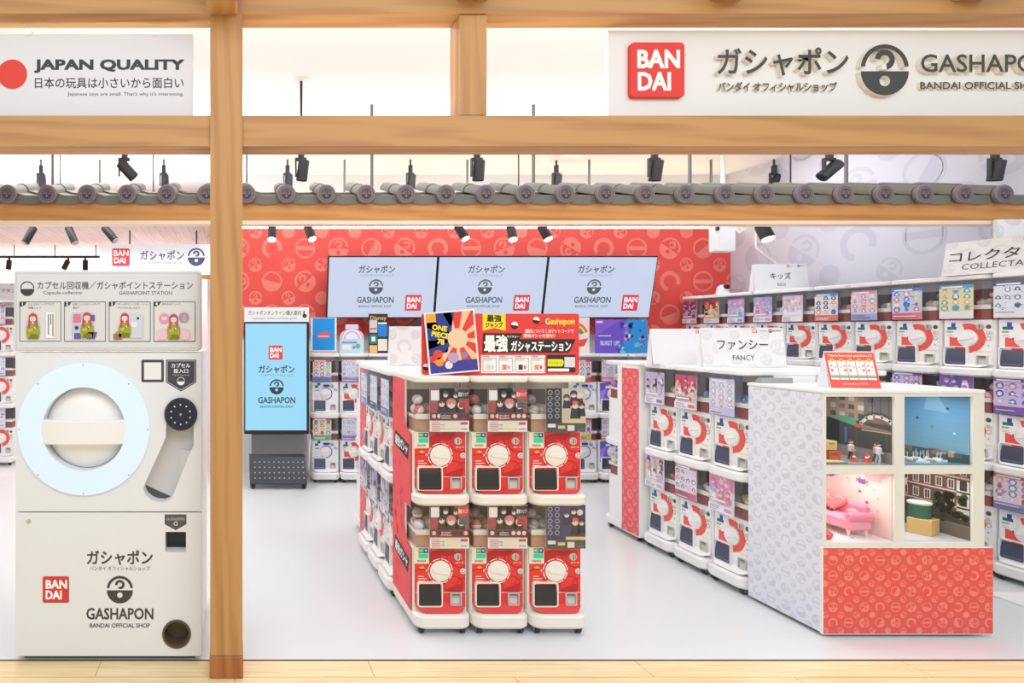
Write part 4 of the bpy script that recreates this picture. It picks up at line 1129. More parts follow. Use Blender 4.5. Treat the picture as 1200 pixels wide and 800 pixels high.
mg = card('magazine_poster', 'tilted red and blue magazine cover poster leaning on the red header sign', 1.141, 3.135, 1.317, .262, .325, d_mag, 'poster', 0, False)
mg.rotation_euler = (0, rad(-5), 0); mg.location.z = 1.327


def d_blue(g, w, h):
    g.box(-w / 2, w / 2, .0006, .005, 0, h, (30, 150, 226)); g.rect(-w / 2, .02, w / 2, h, (222, 236, 240)); g.rect(-w / 2, 0, w / 2, .022, (236, 190, 180)); g.up()
    g.rect(-w / 2 + .02, .03, w / 2 - .02, h - .006, (22, 150, 232)); g.up(); g.poly([(-w * .28, h * .42), (w * .28, h * .44), (w * .24, h * .56), (w * .05, h * .6), (-w * .24, h * .54)], (232, 90, 110)); g.up()
    g.rect(-w * .2, h * .46, w * .2, h * .49, (250, 230, 230))


def d_rain(g, w, h):
    n = 16; arc = [(w / 2 * math.cos(math.pi * k / n), h * .55 + h * .3 * math.sin(math.pi * k / n)) for k in range(n + 1)]
    g.prism([(-w / 2, 0), (w / 2, 0)] + arc, 'y', .0006, .005, (214, 226, 240)); g.poly([(-w / 2, 0), (w / 2, 0)] + arc, (196, 226, 236)); g.up()
    for r, c in ((.46, (240, 170, 190)), (.4, (246, 236, 246)), (.34, (210, 190, 236)), (.26, (240, 240, 248))): g.circ(0, h * .5, r * w, c, 18, 0, 180); g.up()
    g.rect(-w * .42, h * .34, w * .2, h * .4, (120, 150, 220)); g.rect(-w * .4, h * .12, -w * .02, h * .3, (244, 230, 240)); g.circ(w * .25, h * .25, w * .1, (110, 190, 130), 9); g.circ(w * .08, h * .2, w * .07, (150, 140, 220), 8)
    g.poly([(-w * .28, h * .84), (w * .28, h * .84), (w * .26, h), (-w * .26, h)], (220, 214, 240))


def d_tower(g, w, h):
    g.box(-w / 2, w / 2, .0006, .005, 0, h, (40, 40, 44)); g.rect(-w / 2, 0, w / 2, h, (44, 42, 46)); g.up()
    g.text('Disney', 0, h * .88, w=w * .84, h=h * .13, col=(222, 176, 90), bold=.02); g.rect(-w * .02, h * .42, w * .46, h * .72, (34, 130, 220)); g.rect(-w * .02, h * .06, w * .46, h * .36, (236, 230, 214)); g.rect(-w * .02, h * .74, w * .44, h * .78, (240, 240, 240))
    g.up(); g.rect(-w * .46, h * .52, -w * .06, h * .84, (212, 206, 210)); g.rect(-w * .46, h * .24, -w * .06, h * .48, (30, 136, 120)); g.rect(-w * .46, h * .0, -w * .06, h * .2, (240, 190, 110)); g.up(); g.rect(-w * .36, h * .3, -w * .16, h * .42, (226, 240, 232)); g.rect(-w * .42, h * .6, -w * .1, h * .64, (226, 90, 90))


def d_flag(g, w, h):
    g.box(-w / 2, w / 2, .0006, .005, 0, h, (244, 232, 232)); g.rect(-w / 2, 0, w / 2, h, (246, 226, 226)); g.up()
    for k, c in enumerate(((226, 60, 60), (246, 170, 50), (250, 226, 70), (90, 190, 100), (70, 130, 220), (150, 90, 190))): g.ring(-w * .1, h * .45, w * (.52 - .05 * k), w * (.57 - .05 * k), c, 20, 110, 8)
    g.poly([(-w * .4, h * .1), (w * .3, h * .2), (w * .45, h * .42), (0, h * .36), (-w * .3, h * .4)], (224, 84, 70))


def d_robot(g, w, h):
    g.box(-w / 2, w / 2, .0006, .005, 0, h, (90, 90, 190)); g.rect(-w / 2, 0, w / 2, h, (112, 84, 206)); g.up()
    g.poly([(0, 0), (w / 2, 0), (w / 2, h), (w * .1, h)], (44, 150, 226)); g.poly([(-w * .5, h * .5), (-w * .1, h * .9), (w * .05, h), (-w * .5, h)], (138, 92, 214)); g.up()
    r = random.Random(12)
    for k in range(26):
        x, z = r.uniform(-.08, .42) * w, r.uniform(.06, .95) * h; a = r.uniform(0, 6.28); k_ = w * r.uniform(.02, .06)
        g.at(x, z, k_, a); g.poly([(-1, -.5), (.6, -.8), (1.2, .1), (.1, .9)], r.choice([(40, 70, 160), (230, 120, 190), (110, 200, 236), (236, 236, 246), (60, 60, 110), (90, 110, 220)]))
    g.at(); g.text('BURST UP!', -w * .22, h * .3, w=w * .36, h=h * .13, col=(206, 210, 246), bold=.03); g.rect(-w * .48, h * .9, -w * .36, h * .95, (230, 226, 250)); g.rect(-w * .44, h * .5, -w * .2, h * .53, (226, 220, 246))


B0 = .928
card('topper_card', 'bright blue topper card on the back machine beside the kiosk', B0, 6.3, 1.317, .27, .37, d_blue)
card('topper_card', 'pale blue and pink rounded topper card on the second back machine', B0 + .2945, 6.3, 1.317, .25, .3, d_rain)
card('topper_card', 'black topper card reading Disney on the third back machine', B0 + .57, 6.3, 1.317, .2, .41, d_tower)
card('topper_card', 'white topper card with a rainbow arc beside the wide purple card', B0 + 9 * .2945 - .03, 6.28, 1.317, .28, .37, d_flag)
card('topper_card', 'wide blue and purple topper card with angular shapes on the purple machines', B0 + 10.5 * .2945 - .02, 6.25, 1.3175, .54, .35, d_robot)


def d_blk(g, w, h):
    g.prism([(-w / 2, 0), (w / 2, 0), (w / 2, h * .8), (w * .2, h), (-w * .1, h * .7), (-w * .35, h * .9)], 'y', 0, .006, (48, 44, 52)); g.y = -.001; g.rect(-w * .4, h * .2, w * .4, h * .5, (150, 140, 150))


card('topper_card', 'dark jagged topper card seen over the grey sign back', B0 + 3.1 * .2945, 6.35, 1.317, .55, .36, d_blk)

# ------------------------------------------------------------------ wall monitors
ti = math.atan2(.14, .64)
for i in range(3):
    lab = ('wall monitor with the shop mark, first from the kiosk', 'wall monitor with the shop mark, middle of three', 'wall monitor with the shop mark, last before the white wall box')[i]
    t = thing('wall_monitor', lab, 'monitor', (.97 + .57 + 1.142 * i, 6.40, 1.683), 0, 'wall monitors'); t.rotation_euler = (ti, 0, 0)
    g = G(); g.prism([(-.569, 0), (.569, 0), (.569, .655), (-.569, .655)], 'y', .002, .05, ch=.004); g.obj('bezel', BLACK, t)
    g = G(); g.step = .0006; g.rect(-.558, .012, .558, .643, (204, 216, 240)); g.up()
    shopmark(g, -.06, .335, .075, (78, 84, 98), (204, 216, 240)); bandai(g, .34, .165, .17, (226, 46, 78)); g.at()
    g.obj('screen', SCREEN, t)
    g = G(); g.box(-.1, .1, .05, .1, .2, .45); g.obj('bracket', DARK, t)

# white box, hook and cable on the walls
g = G(); g.prism(rr(-.095, 0, .095, .29, .02), 'y', 0, .1, (232, 233, 236), ch=.008); g.box(-.098, -.075, -.012, .01, .2, .235, (30, 30, 34))
t = tag(g.obj('wall_box', PAINT, None, (4.72, 5.8, 2.31)), 'white box with a small black sensor hanging before the red wall', 'box')
g = G(); g.cyl((0, .05), .012, .28, .95, 'z', 8); g.obj('hanger', WHITE, t)
g = G(); g.tube([(5.02, 6.2, 3.26), (5.02, 6.2, 2.72), (5.02, 6.1, 2.60), (5.06, 6.05, 2.53), (5.10, 6.05, 2.57), (5.12, 6.05, 2.63), (5.06, 6.1, 2.62)], .012, 6)
tag(g.obj('cable_loop', WHITE), 'small looped white cable beside the hanging white box', 'cable')
g = G(); g.tube([(4.83, 5.6, 2.9), (4.83, 5.6, 2.32), (5.0, 5.58, 2.17)], .008, 6)
tag(g.obj('hanging_cable', WHITE), 'thin white bent cable dropping to the KIDS sign', 'cable')
g = G(); g.sph((0, 0, .045), .05, 16, 10, (238, 238, 240)); g.lathe([(0, 0), (.055, 0), (.055, .03), (.045, .04)], n=18, col=(238, 238, 240)); g.cyl((0, 0, .07), .022, -.06, -.03, 'y', 12, (30, 30, 34))
tag(g.obj('dome_camera', PAINT, None, (4.83, 5.98, 1.911)), 'small white dome with a black eye on the tall row beside the KIDS sign', 'camera')

# grey folded rail on the island top
g = G(); g.prism([(0, 0), (.05, 0), (.05, .006), (.02, .03), (.0, .03)], 'x', -.09, .09, ch=.002)
tag(g.obj('folded_bracket', mat('grey_plastic', (160, 162, 164), .4), None, (3.09, 3.44, 1.249)), 'grey folded bracket on the display case top by the fancy machines', 'bracket')

# ------------------------------------------------------------------ kiosk screen
k = thing('kiosk_screen', 'tall light blue touch kiosk on a dark wheeled stand beside the tall post', 'kiosk', (.42, 6.05, 0))
q = 708 / 6.05
zz = lambda y: 1.545 + (388 - y) / q
g = G(); g.prism(rr(-.325, zz(508.5), .325, zz(377), .01), 'y', 0, .06, ch=.004); g.obj('bezel', BLACK, k)
g = G(); g.step = .0007; g.y = -.001; g.rect(-.313, zz(504), .3, zz(379), (152, 216, 246)); g.up()
bandai(g, -.01, zz(413), .142); g.at(); shopmark(g, 0, zz(452.5) - .005, .072, (38, 44, 52), (152, 216, 246)); g.at()
g.obj('screen', SCREENB, k)
g = G(); g.box(-.325, .325, .0006, .03, zz(377), zz(360), (238, 238, 238)); g.step = .0006; g.rect(-.325, zz(377), .325, zz(360), (240, 240, 240)); g.up()
g.text('ガシャポンオンライン購入案内', -.02, zz(366.5), w=.53, h=.05, col=INK, bold=.004); g.text('Gashapon online purchase guide', -.02, zz(373), w=.45, h=.024, col=(110, 110, 112))
g.circ(.28, zz(370), .022, INK, 10); g.rect(.268, zz(369), .28, zz(364), INK); g.obj('header_panel', SATIN, k)
g = G(); g.box(-.25, .28, .03, .07, zz(532), zz(508)); g.obj('back_plate', mat('kiosk_grey', (112, 112, 112), .5), k)
g = G(); g.prism([(-.16, .06), (-.15, .05), (.2, .12), (.2, .27), (.19, .28), (.03, .28)], 'x', -.27, .29, (38, 42, 52)); 
for r_ in range(4):
    for c_ in range(11):
        t_ = (r_ + 1) / 5; y_, z_ = -.16 + .19 * t_, .06 + .22 * t_
        g.add([(-.22 + .048 * c_ + dx, y_ - .003 + dy * .65, z_ + .002 + dy * .76) for dx, dy in ((-.006, -.006), (.006, -.006), (.006, .006), (-.006, .006))], [(0, 1, 2, 3)], (176, 182, 186))
g.obj('perforated_tray', mat('kiosk_tray', rough=.35, attr=True), k)
for sx in (-.24, .26):
    for sy in (-.11, .16):
        o = put('caster', cached('c', m_caster), k, (sx, sy, 0)); o.scale = (1.5, 1.5, 1.3)
g = G(); g.tube([(.31, .05, zz(512)), (.345, .06, .5), (.33, .08, .2), (.34, .1, .012), (.1, .16, .01)], .008, 6); g.obj('power_cable', WHITE, k)

# ------------------------------------------------------------------ capsule collector machine
q = 250.2; Y0 = 2.83
c = thing('capsule_collector', 'large white capsule collector machine with a glowing ring dial', 'machine', (-.59, Y0, 0))
PX = (275 - .59 * q, 388 + 1.545 * q, q)                                     # local x measured from the machine's middle, z from the floor
xx = lambda x: (x - PX[0]) / q
zc = lambda y: (PX[1] - y) / q
BODY = mat('collector_white', (232, 234, 237), .45)
slot = [(195, 492), (227, 492), (227, 522), (221, 534), (204, 577), (202, 582), (198, 586), (192, 588.5), (184, 588), (177, 585.5), (171, 580), (168, 573.5), (169.5, 567), (191, 520), (194, 513)]
slot = [(a, b) for a, b in slot]
circ_px = lambda x, y, r, n=40: [(x + r * math.cos(math.tau * i / n), y + r * math.sin(math.tau * i / n)) for i in range(n)]
L = lambda pts: [(xx(a), zc(b)) for a, b in pts]
v, f = plate(L(rr(18, 413, 236, 599, 1)), [L(circ_px(98.5, 502.5, 49)), L(slot)], 0, .07)
g = G(); g.add(v, f); g.obj('upper_front', BODY, c)
v, f = plate(L(rr(18, 600.5, 236, 768.5, 1)), [L(rr(193.5, 623, 218, 646.5, .5)), L(circ_px(207, 742.5, 16.5))], .0, .07)
g = G(); g.add(v, f); g.obj('lower_door', BODY, c)
g = G(); g.box(xx(18.5), xx(235.5), .07, .62, zc(768.5), zc(413)); g.obj('cabinet', BODY, c)
g = G(); g.box(xx(26), xx(228), .03, .58, 0.0, zc(768)); g.obj('plinth', mat('plinth_dark', (70, 74, 92), .5), c)
g = G(); g.prism(L(rr(17, 317, 235.5, 411, 4)), 'y', -.012, .11, ch=.006); hd = g.obj('header', mat('header_grey', (220, 222, 224), .5), c)
g = G(px=PX); g.y = -.0128; g.step = .0005
g.frame(20, 320, 232.5, 408, .5, (190, 188, 188))
g.ring(33, 338, 7, 8.3, INK, -180, 0, 16); g.circ(33, 338.7, 8.3, INK, 16, 0, 180)
g.text('カプセル回収機／ガシャポイントステーション', 45, 334.5, w=181, h=9.2, col=INK, al='l', bold=.007, res=4)
g.text('Capsule collector', 51.5, 343.5, w=46, h=5, col=INK, al='l'); g.text('GASHAPOINT STATION', 140, 343.3, w=62, h=4.3, col=INK, al='l')
capt = (('ナムコポイントアプリで', '用意しよう'), ('お気に入りのガシャポンで', '遊ぼう'), ('ガシャポイントステーション', 'でカプセルを入れよう'), ('貯めたポイントで…', ''))
for k_ in range(4):
    x0 = 24 + 52.2 * k_; x1 = x0 + 48.5
    g.rect(x0, 353.5, x1, 400, (222, 220, 219)); g.up(); g.frame(x0, 353.5, x1, 400, .7, INK); g.poly([(x0, 353.5), (x0 + 8.5, 353.5), (x0 + 6.5, 357.5), (x0 + 3, 359), (x0, 359.3)], INK); g.up()
    g.text(str(k_ + 1), x0 + 3.4, 356, h=3.6, col=(250, 250, 250), bold=.03)
    g.text(capt[k_][0], x0 + 10, 356.5, w=(31, 32, 37, 24)[k_], h=2.6, col=(70, 70, 72), al='l')
    if capt[k_][1]: g.text(capt[k_][1], x0 + 10, 360.7, w=(15, 8, 26, 1)[k_], h=2.6, col=(70, 70, 72), al='l')


def girl(x, y, k, arm=0):
    hair, jk, skin = (196, 74, 92), (160, 164, 44), (246, 218, 200)
    g.poly([(x - 4.6 * k, y + 1), (x + 4.6 * k, y + 1), (x + 5.6 * k, y + 10 * k), (x + 3 * k, y + 13 * k), (x - 3.5 * k, y + 13 * k), (x - 5.6 * k, y + 10 * k)], hair); g.circ(x, y, 5.1 * k, hair, 18); g.up()
    g.poly([(x - 3.2 * k, y + 6 * k), (x + 3.2 * k, y + 6 * k), (x + 7.6 * k, y + 11 * k), (x + 8.2 * k, y + 18 * k), (x + 6.5 * k, y + 25 * k), (x - 6.5 * k, y + 25 * k), (x - 8 * k, y + 18 * k), (x - 7 * k, y + 10.5 * k)], jk); g.up()
    g.poly([(x - 4.9 * k, y + 1), (x - 2.6 * k, y + 2), (x - 2.8 * k, y + 11 * k), (x - 4.6 * k, y + 14 * k), (x - 5.8 * k, y + 11 * k)], hair); g.poly([(x + 4.9 * k, y + 1), (x + 2.6 * k, y + 2), (x + 2.9 * k, y + 10 * k), (x + 4.4 * k, y + 12.5 * k), (x + 5.6 * k, y + 10 * k)], hair); g.up()
    g.circ(x, y + 1.6 * k, 3.6 * k, skin, 14); g.rect(x - 1 * k, y + 4.6 * k, x + 1 * k, y + 7.2 * k, skin); g.up()
    g.circ(x - .2 * k, y - 1.2 * k, 3.9 * k, hair, 12, 180, 360); g.rect(x - 1.9 * k, y + 1.4 * k, x - 1.0 * k, y + 2.1 * k, (70, 40, 44)); g.rect(x + 1.0 * k, y + 1.4 * k, x + 1.9 * k, y + 2.1 * k, (70, 40, 44)); g.rect(x - .6 * k, y + 3.7 * k, x + .6 * k, y + 4.0 * k, (206, 100, 96))
    g.poly([(x - 6 * k, y + 14 * k), (x + 1 * k, y + 12 * k), (x + 2.4 * k, y + 13.6 * k), (x - 3 * k, y + 18 * k)], (190, 190, 60)); g.circ(x + 1.8 * k, y + 12.6 * k, 1.5 * k, skin, 8)
    g.poly([(x - 2.4 * k, y + 19 * k), (x + 6 * k, y + 20 * k), (x + 6.2 * k, y + 25 * k), (x - 5 * k, y + 25 * k)], (120, 124, 40)); g.y += 3 * g.step


g.rect(32, 376, 47, 396, (170, 200, 226)); g.rect(55, 366, 65.5, 396, (244, 244, 244)); g.up()
for k_ in range(3): g.rect(57.5 + 2.6 * k_, 368, 58.6 + 2.6 * k_, (392, 380, 394)[k_], (90, 90, 94))
girl(40, 372, 1.0)
g.rect(86, 367, 110, 397, (196, 200, 220)); g.up(); g.rect(87, 368, 96, 378, (226, 120, 150)); g.rect(88, 390, 96, 397, (96, 90, 170)); g.rect(104, 369, 112, 376, (110, 80, 160)); g.up(); g.circ(91, 384, 2.4, (60, 60, 66), 10); girl(103, 371, 1.0); g.poly([(104, 389), (115, 389), (112, 397), (103, 397)], (84, 88, 170))
g.rect(152, 369, 168, 396, (206, 212, 224)); g.up(); g.circ(158, 380, 3.4, (232, 236, 244), 12); g.circ(162.5, 373, 1.6, (40, 44, 70), 8); girl(147, 371.5, .95); g.rrect(134, 391, 144, 397.5, 1.2, (160, 112, 84)); g.ring(139, 391, 2, 2.6, (130, 88, 66), 180, 360, 8)
g.circ(193, 373, 6, (232, 150, 176), 14); g.circ(216, 372, 6, (150, 150, 200), 14); g.circ(191, 392, 6.5, (240, 190, 206), 14); g.circ(217, 392, 6.5, (240, 190, 206), 14); g.up(); g.rect(190, 371, 196, 375, (244, 206, 214)); g.poly([(214, 369), (218, 368), (219, 376), (215, 377)], (226, 160, 90)); girl(204, 373, .98)
g.obj('header_print', SATIN, hd)
# ring and knob
v, f = plate(L(circ_px(98.5, 502.5, 77, 72)), [L(circ_px(98.5, 502.5, 49, 56))], -.012, .004); g = G(); g.add(v, f)
g.obj('light_ring', mat('ring_glow', (204, 222, 244), .35, 0, .32), c)
g = G(px=PX); g.y = -.0135
for k_ in range(8): g.circ(98.5 + 75 * math.cos(k_ * math.pi / 4), 502.5 + 75 * math.sin(k_ * math.pi / 4), .8, (120, 130, 150), 8)
g.obj('ring_screws', SATIN, c)
kx, kz = xx(98.5), zc(502.5); RI = 48.6 / q
kb = G(); kb.lathe([(RI, .066), (RI * .97, .055), (RI * .8, .03), (RI * .5, .008), (0, .0)], 'y', (kx, 0, kz), 48); kd = kb.obj('dial', mat('knob_white', (244, 243, 241), .35), c)
g = G(); bp = []
for i in range(17):
    u = -1 + 2 * i / 16; bp.append((kx + RI * 1.0 * u, -.04 + .03 * abs(u) ** 3))
g.prism(bp + [(kx + RI * 1.0, .06), (kx - RI * 1.0, .06)], 'z', zc(520), zc(491.5), ch=.006); g.obj('grip', mat('knob_white'), kd)
# chute recess
g = G(); g.box(xx(165), xx(230), .066, .074, zc(592), zc(484), (206, 204, 206)); g.prism([(xx(205), .074), (xx(229), .074), (xx(229), .02)], 'z', zc(584), zc(530), (214, 213, 214))
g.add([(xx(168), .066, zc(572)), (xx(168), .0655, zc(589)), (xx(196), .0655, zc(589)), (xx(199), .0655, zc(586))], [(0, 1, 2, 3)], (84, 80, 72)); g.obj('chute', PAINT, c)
g = G(); g.lathe([(19.2 / q, .0), (19.2 / q, -.012), (17.8 / q, -.018), (0, -.018)], 'y', (xx(212), 0, zc(485)), 40, (28, 32, 48))
g.y = -.0185; g.px = PX
for k_ in range(10): g.circ(212 + 11.5 * math.cos(k_ * math.tau / 10 + .3), 485 + 11.5 * math.sin(k_ * math.tau / 10 + .3), 1.0, (214, 224, 240), 8)
g.circ(212, 485, 1.6, (150, 160, 180), 8); g.ring(212, 485, 17.6, 18.4, (56, 60, 76), 0, 360, 30); g.px = None
o = g.obj('speaker_disc', PAINT, c); o['label'] = 'round navy disc with a circle of light dots'
g = G(px=PX); g.y = -.0008; g.step = .0005
g.rrect(165.7, 421.3, 192, 447.6, 1.5, (72, 62, 78)); g.up(); g.rect(168.8, 424.5, 189, 444.6, (238, 236, 236)); g.obj('code_sticker', SATIN, c)['label'] = 'white square sticker with a dark frame'
g = G(px=PX); g.y = -.0008; g.step = .0005; DK = (70, 66, 80)
g.poly([(194.5, 421.3), (230, 421.3), (230, 448), (212, 458.5), (194.5, 448)], DK); g.up()
for a, b in (((196, 422.8), (228.5, 422.8)), ((228.5, 422.8), (228.5, 447.2)), ((228.5, 447.2), (212, 456.8)), ((212, 456.8), (196, 447.2)), ((196, 447.2), (196, 422.8))): g.line(*a, *b, .5, (220, 218, 224))
g.text('カプセル', 212, 428, w=22, h=5, col=(245, 245, 248), bold=.02); g.text('投入口', 212, 434.5, w=17, h=5, col=(245, 245, 248), bold=.02); g.text('Capsule input port', 212, 439.4, w=20, h=1.8, col=(220, 218, 224))
g.ring(212, 446.2, 3.9, 4.5, (245, 245, 248), -180, 0, 12); g.circ(212, 446.8, 4.5, (245, 245, 248), 12, 0, 180); g.obj('pentagon_sticker', SATIN, c)
g = G(px=PX); g.y = -.0008; g.step = .0005
g.poly([(193, 602.5), (218.5, 602.5), (218.5, 614), (206, 621), (193, 614)], (88, 84, 88)); g.up()
g.text('カプセルの返却口', 206, 606.8, w=20, h=1.8, col=(225, 225, 225)); g.ring(206, 613.2, 1.6, 2.5, (240, 240, 240), 0, 100, 5); g.ring(206, 613.2, 1.6, 2.5, (240, 240, 240), 120, 220, 5); g.ring(206, 613.2, 1.6, 2.5, (240, 240, 240), 240, 340, 5); g.rect(195, 608.6, 217, 609, (225, 225, 225)); g.obj('recycling_sticker', SATIN, c)
g = G(); g.box(xx(192), xx(219.5), .064, .072, zc(648), zc(621.5)); g.obj('slot', mat('slot_black', (24, 25, 40), .3), c)
g = G(); g.lathe([(16.8 / q, .0), (16.8 / q, -.005), (14.5 / q, -.005), (13.6 / q, .004), (13.6 / q, .066), (0, .067)], 'y', (xx(207), 0, zc(742.5)), 36); g.obj('round_port', mat('port_brown', (92, 78, 62), .5), c)
g = G(); g.cyl((xx(33.5), 0, zc(610.5)), 2.6 / q, -.004, .001, 'y', 14); g.obj('lock', CHROME, c)
g = G(); g.y = -.0012; g.step = .0005
shopmark(g, xx(140.5), zc(690.5), 15.3 / q, (72, 66, 62), (232, 234, 237)); g.obj('shop_mark', SATIN, c)
g = G(); g.y = -.0012; g.step = .0005; bandai(g, xx(65.5), zc(690.5), 31 / q, (214, 62, 54)); g.at()
g.obj('red_logo', SATIN, c)

# ------------------------------------------------------------------ display case
X0, X1, YF, YB = 2.976, 3.80, 3.062, 3.50
d = thing('display_case', 'white display case with four lit diorama windows and a red patterned base', 'display case', (3.39, 3.28, 0))
FR = mat('case_frame', (232, 230, 222), .4)
lx = lambda x: x - 3.39
ly = lambda y: y - 3.28
OP = ((2.998, 3.345), (3.395, 3.742)); ZO = ((.475, .822), (.864, 1.214))
g = G(); g.box(lx(X0), lx(X1), ly(YF + .01), ly(YB), .02, .455)
v, f = plate([(lx(X0), .455), (lx(X1), .455), (lx(X1), 1.228), (lx(X0), 1.228)], [[(lx(a), e), (lx(b), e), (lx(b), f_), (lx(a), f_)] for a, b in OP for e, f_ in ZO], ly(YF), ly(3.462)); g.add(v, f)
g.box(lx(X0) + .001, lx(X1) - .001, ly(3.4625), ly(YB), .456, 1.227)
g.obj('case_body', FR, d, smooth=0)
g = G(); g.prism([(lx(X0) - .004, ly(YF) - .006), (lx(X1) - .002, ly(YF) - .006), (lx(X1) - .002, ly(YB) + .004), (lx(X0) - .004, ly(YB) + .004)], 'z', 1.229, 1.249, ch=.004); g.obj('top_board', WHITE, d)
g = G(); g.step = .0006; pattern(g, -.215, .02, .226, 1.228, .088, (232, 232, 242), (214, 215, 228), 21, .2, .1); g.box(-.215, .226, .0006, .004, .02, 1.228, (232, 232, 242))
g.obj('side_panel', SATIN, d, (lx(X0) - .0046, 0, 0), rad(-90))['label'] = 'pale lilac patterned side panel'
g = G(); g.step = .0006; pattern(g, -.42, .02, .435, .452, .079, (234, 90, 80), (244, 140, 124), 22, .1, .2); g.box(-.425, .436, .0006, .014, .016, .454, (240, 238, 236))
g.obj('front_panel', SATIN, d, (0, ly(YF) - .0145, 0))['label'] = 'orange-red patterned front panel'
g = G(); g.box(lx(X0) + .03, lx(X1) - .02, ly(YF) + .03, ly(YB) - .02, 0, .021); g.obj('plinth', BLACK, d)
for a, b in OP:
    for e, f_ in ZO:
        g = G(); g.box(lx(a), lx(b), ly(YF) + .006, ly(YF) + .009, e, f_); g.obj('glass_pane', PANE, d)


def dio(i, j, label):
    """diorama in opening column i, row j; local x from the opening's left, y from the glass, z from its floor"""
    o = thing('diorama', label, 'diorama', (OP[i][0], YF + .012, ZO[j][0]))
    area('diorama_light', (OP[i][0] + .15, YF + .14, ZO[j][1] - .006), .24, .2, .9)
    return o


WX, HX, DX = .347, .348, .385


def wallart(t, base, draw, name='backdrop'):
    """printed backdrop on the right wall and the rear of the compartment; u runs from rear (0) to glass (DX)"""
    g = G(); g.step = .0004; g.y = -.0004; g.clip = (0, 0, DX, HX); g.rect(0, 0, DX, HX, base); g.up(); draw(g); g.clip = None
    g.box(0, DX, 0, .001, 0, HX, base)
    o = g.obj(name, SATIN, t, (WX - .002, DX, 0), rad(-90))
    g = G(); g.box(0, WX - .003, DX - .002, DX, 0, HX, base); g.obj('rear_wall', SATIN, t)
    return o


def street(g):
    g.at(.05, 0); g.rect(-.05, .2, .2, .348, (150, 134, 118)); g.rect(.2, .2, DX, .348, (92, 90, 96)); g.up()
    for k in range(5):
        for m_ in range(3): g.rect(.02 + .05 * k, .215 + .045 * m_, .05 + .05 * k, .24 + .045 * m_, ((72, 64, 60), (196, 184, 168), (120, 104, 92))[(k + m_) % 3])
    for k in range(4): g.rect(.24 + .04 * k, .22, .244 + .04 * k, .348, (60, 58, 62))
    g.rect(-.05, .06, DX, .2, (60, 60, 56)); g.rect(-.05, .06, .07, .2, (170, 150, 128)); g.rect(-.05, 0, DX, .062, (140, 138, 140)); g.up()
    g.poly([(.02, .2), (.16, .17), (.16, .212), (.08, .22)], (88, 160, 132)); g.poly([(.16, .17), (.37, .15), (.37, .165), (.16, .19)], (140, 110, 80)); g.up()
    g.ring(.27, .14, .088, .104, (206, 202, 190), 28, 152, 14); g.ring(.27, .14, .108, .118, (60, 56, 52), 25, 155, 14)
    for k in range(6): g.at(.32, .14, 1, rad(32 + 23 * k)); g.rect(.09, -.004, .112, .004, (206, 202, 190))
    g.at(.05, 0); g.circ(.27, .2, .03, (130, 92, 62), 10, 0, 180); g.rrect(.155, .165, .185, .182, .005, (214, 50, 44)); g.rect(.19, .155, .35, .16, (200, 176, 120))
    g.rect(.1, .075, .112, .16, (60, 120, 190)); g.rect(.16, .065, .168, .15, (80, 70, 60)); g.rect(.31, .07, .313, .15, (100, 96, 90))


t = dio(0, 1, 'street diorama with a green arched shop awning and crates behind glass')
wallart(t, (120, 112, 106), street)
g = G(); g.box(0, WX - .003, 0, DX - .003, 0, .004, (150, 148, 152)); g.obj('road', SATIN, t)
g = G(); g.box(.01, .05, .2, .37, .0, .34, (150, 34, 30)); g.box(.0, .09, .36, .375, .0, .34, (50, 28, 26)); g.box(.08, .1, .34, .38, 0, .34, (150, 34, 30)); g.box(.01, .1, .34, .36, .29, .31, (160, 40, 34)); g.box(.02, .09, .35, .358, .11, .13, (40, 110, 100)); g.obj('gate', SATIN, t)
for nm, x, y, z, cc in (('crate', .03, .06, .012, (206, 86, 56)), ('crate', .03, .115, .012, (84, 150, 60)), ('crate', .032, .08, .062, (226, 192, 120))):
    g = G(); v, f = plate([(0, 0), (.055, 0), (.055, .046), (0, .046)], [[(.012, .026), (.043, .026), (.043, .036), (.012, .036)]], 0, .004); g.add(v, f, cc); g.box(0, .055, .004, .05, 0, .046, tuple(int(a * .8) for a in cc)); g.box(.002, .053, .002, .048, .043, .044, cc)
    g.obj(nm, SATIN, t, (x + .06, y, z))
g = G(); g.box(0, .13, .02, .12, .004, .014, (226, 214, 150)); g.box(0, .135, .015, .125, .003, .008, (60, 60, 70)); g.obj('pallet', SATIN, t)
for x, y in ((.27, .05), (.305, .075), (.225, .07)):
    g = G(); g.lathe([(.0, .05), (.003, .05), (.009, .006), (.012, .004)], n=10, col=(222, 84, 60)); g.box(-.013, .013, -.013, .013, 0, .004, (222, 84, 60)); g.lathe([(.0062, .03), (.0075, .022)], n=10, col=(246, 240, 236)); g.obj('traffic_cone', SATIN, t, (x, y, .004))
for x, y, c1, c2 in ((.26, .12, (232, 206, 190), (60, 60, 76)), (.315, .035, (226, 228, 236), (190, 194, 204)), (.325, .055, (214, 150, 150), (70, 70, 84))):
    g = G(); g.sph((0, 0, .092), .009, 10, 8, (226, 190, 160)); g.sph((0, .001, .096), .009, 8, 6, (70, 50, 40)); g.lathe([(.006, .082), (.013, .075), (.011, .05), (.012, .045)], n=10, col=c1); g.tube([(-.004, 0, .048), (-.008, -.004, .025), (-.011, 0, 0)], .0048, 6, c2); g.tube([(.004, 0, .048), (.009, .003, .025), (.008, .008, 0)], .0048, 6, c2); g.tube([(-.012, 0, .075), (-.017, -.004, .058), (-.012, -.014, .05)], .0032, 6, c1); g.tube([(.012, 0, .075), (.018, .003, .058), (.014, -.008, .046)], .0032, 6, c1)
    g.obj('figurine', SATIN, t, (x, y, .004), 1.0)
g = G(); r = random.Random(5)
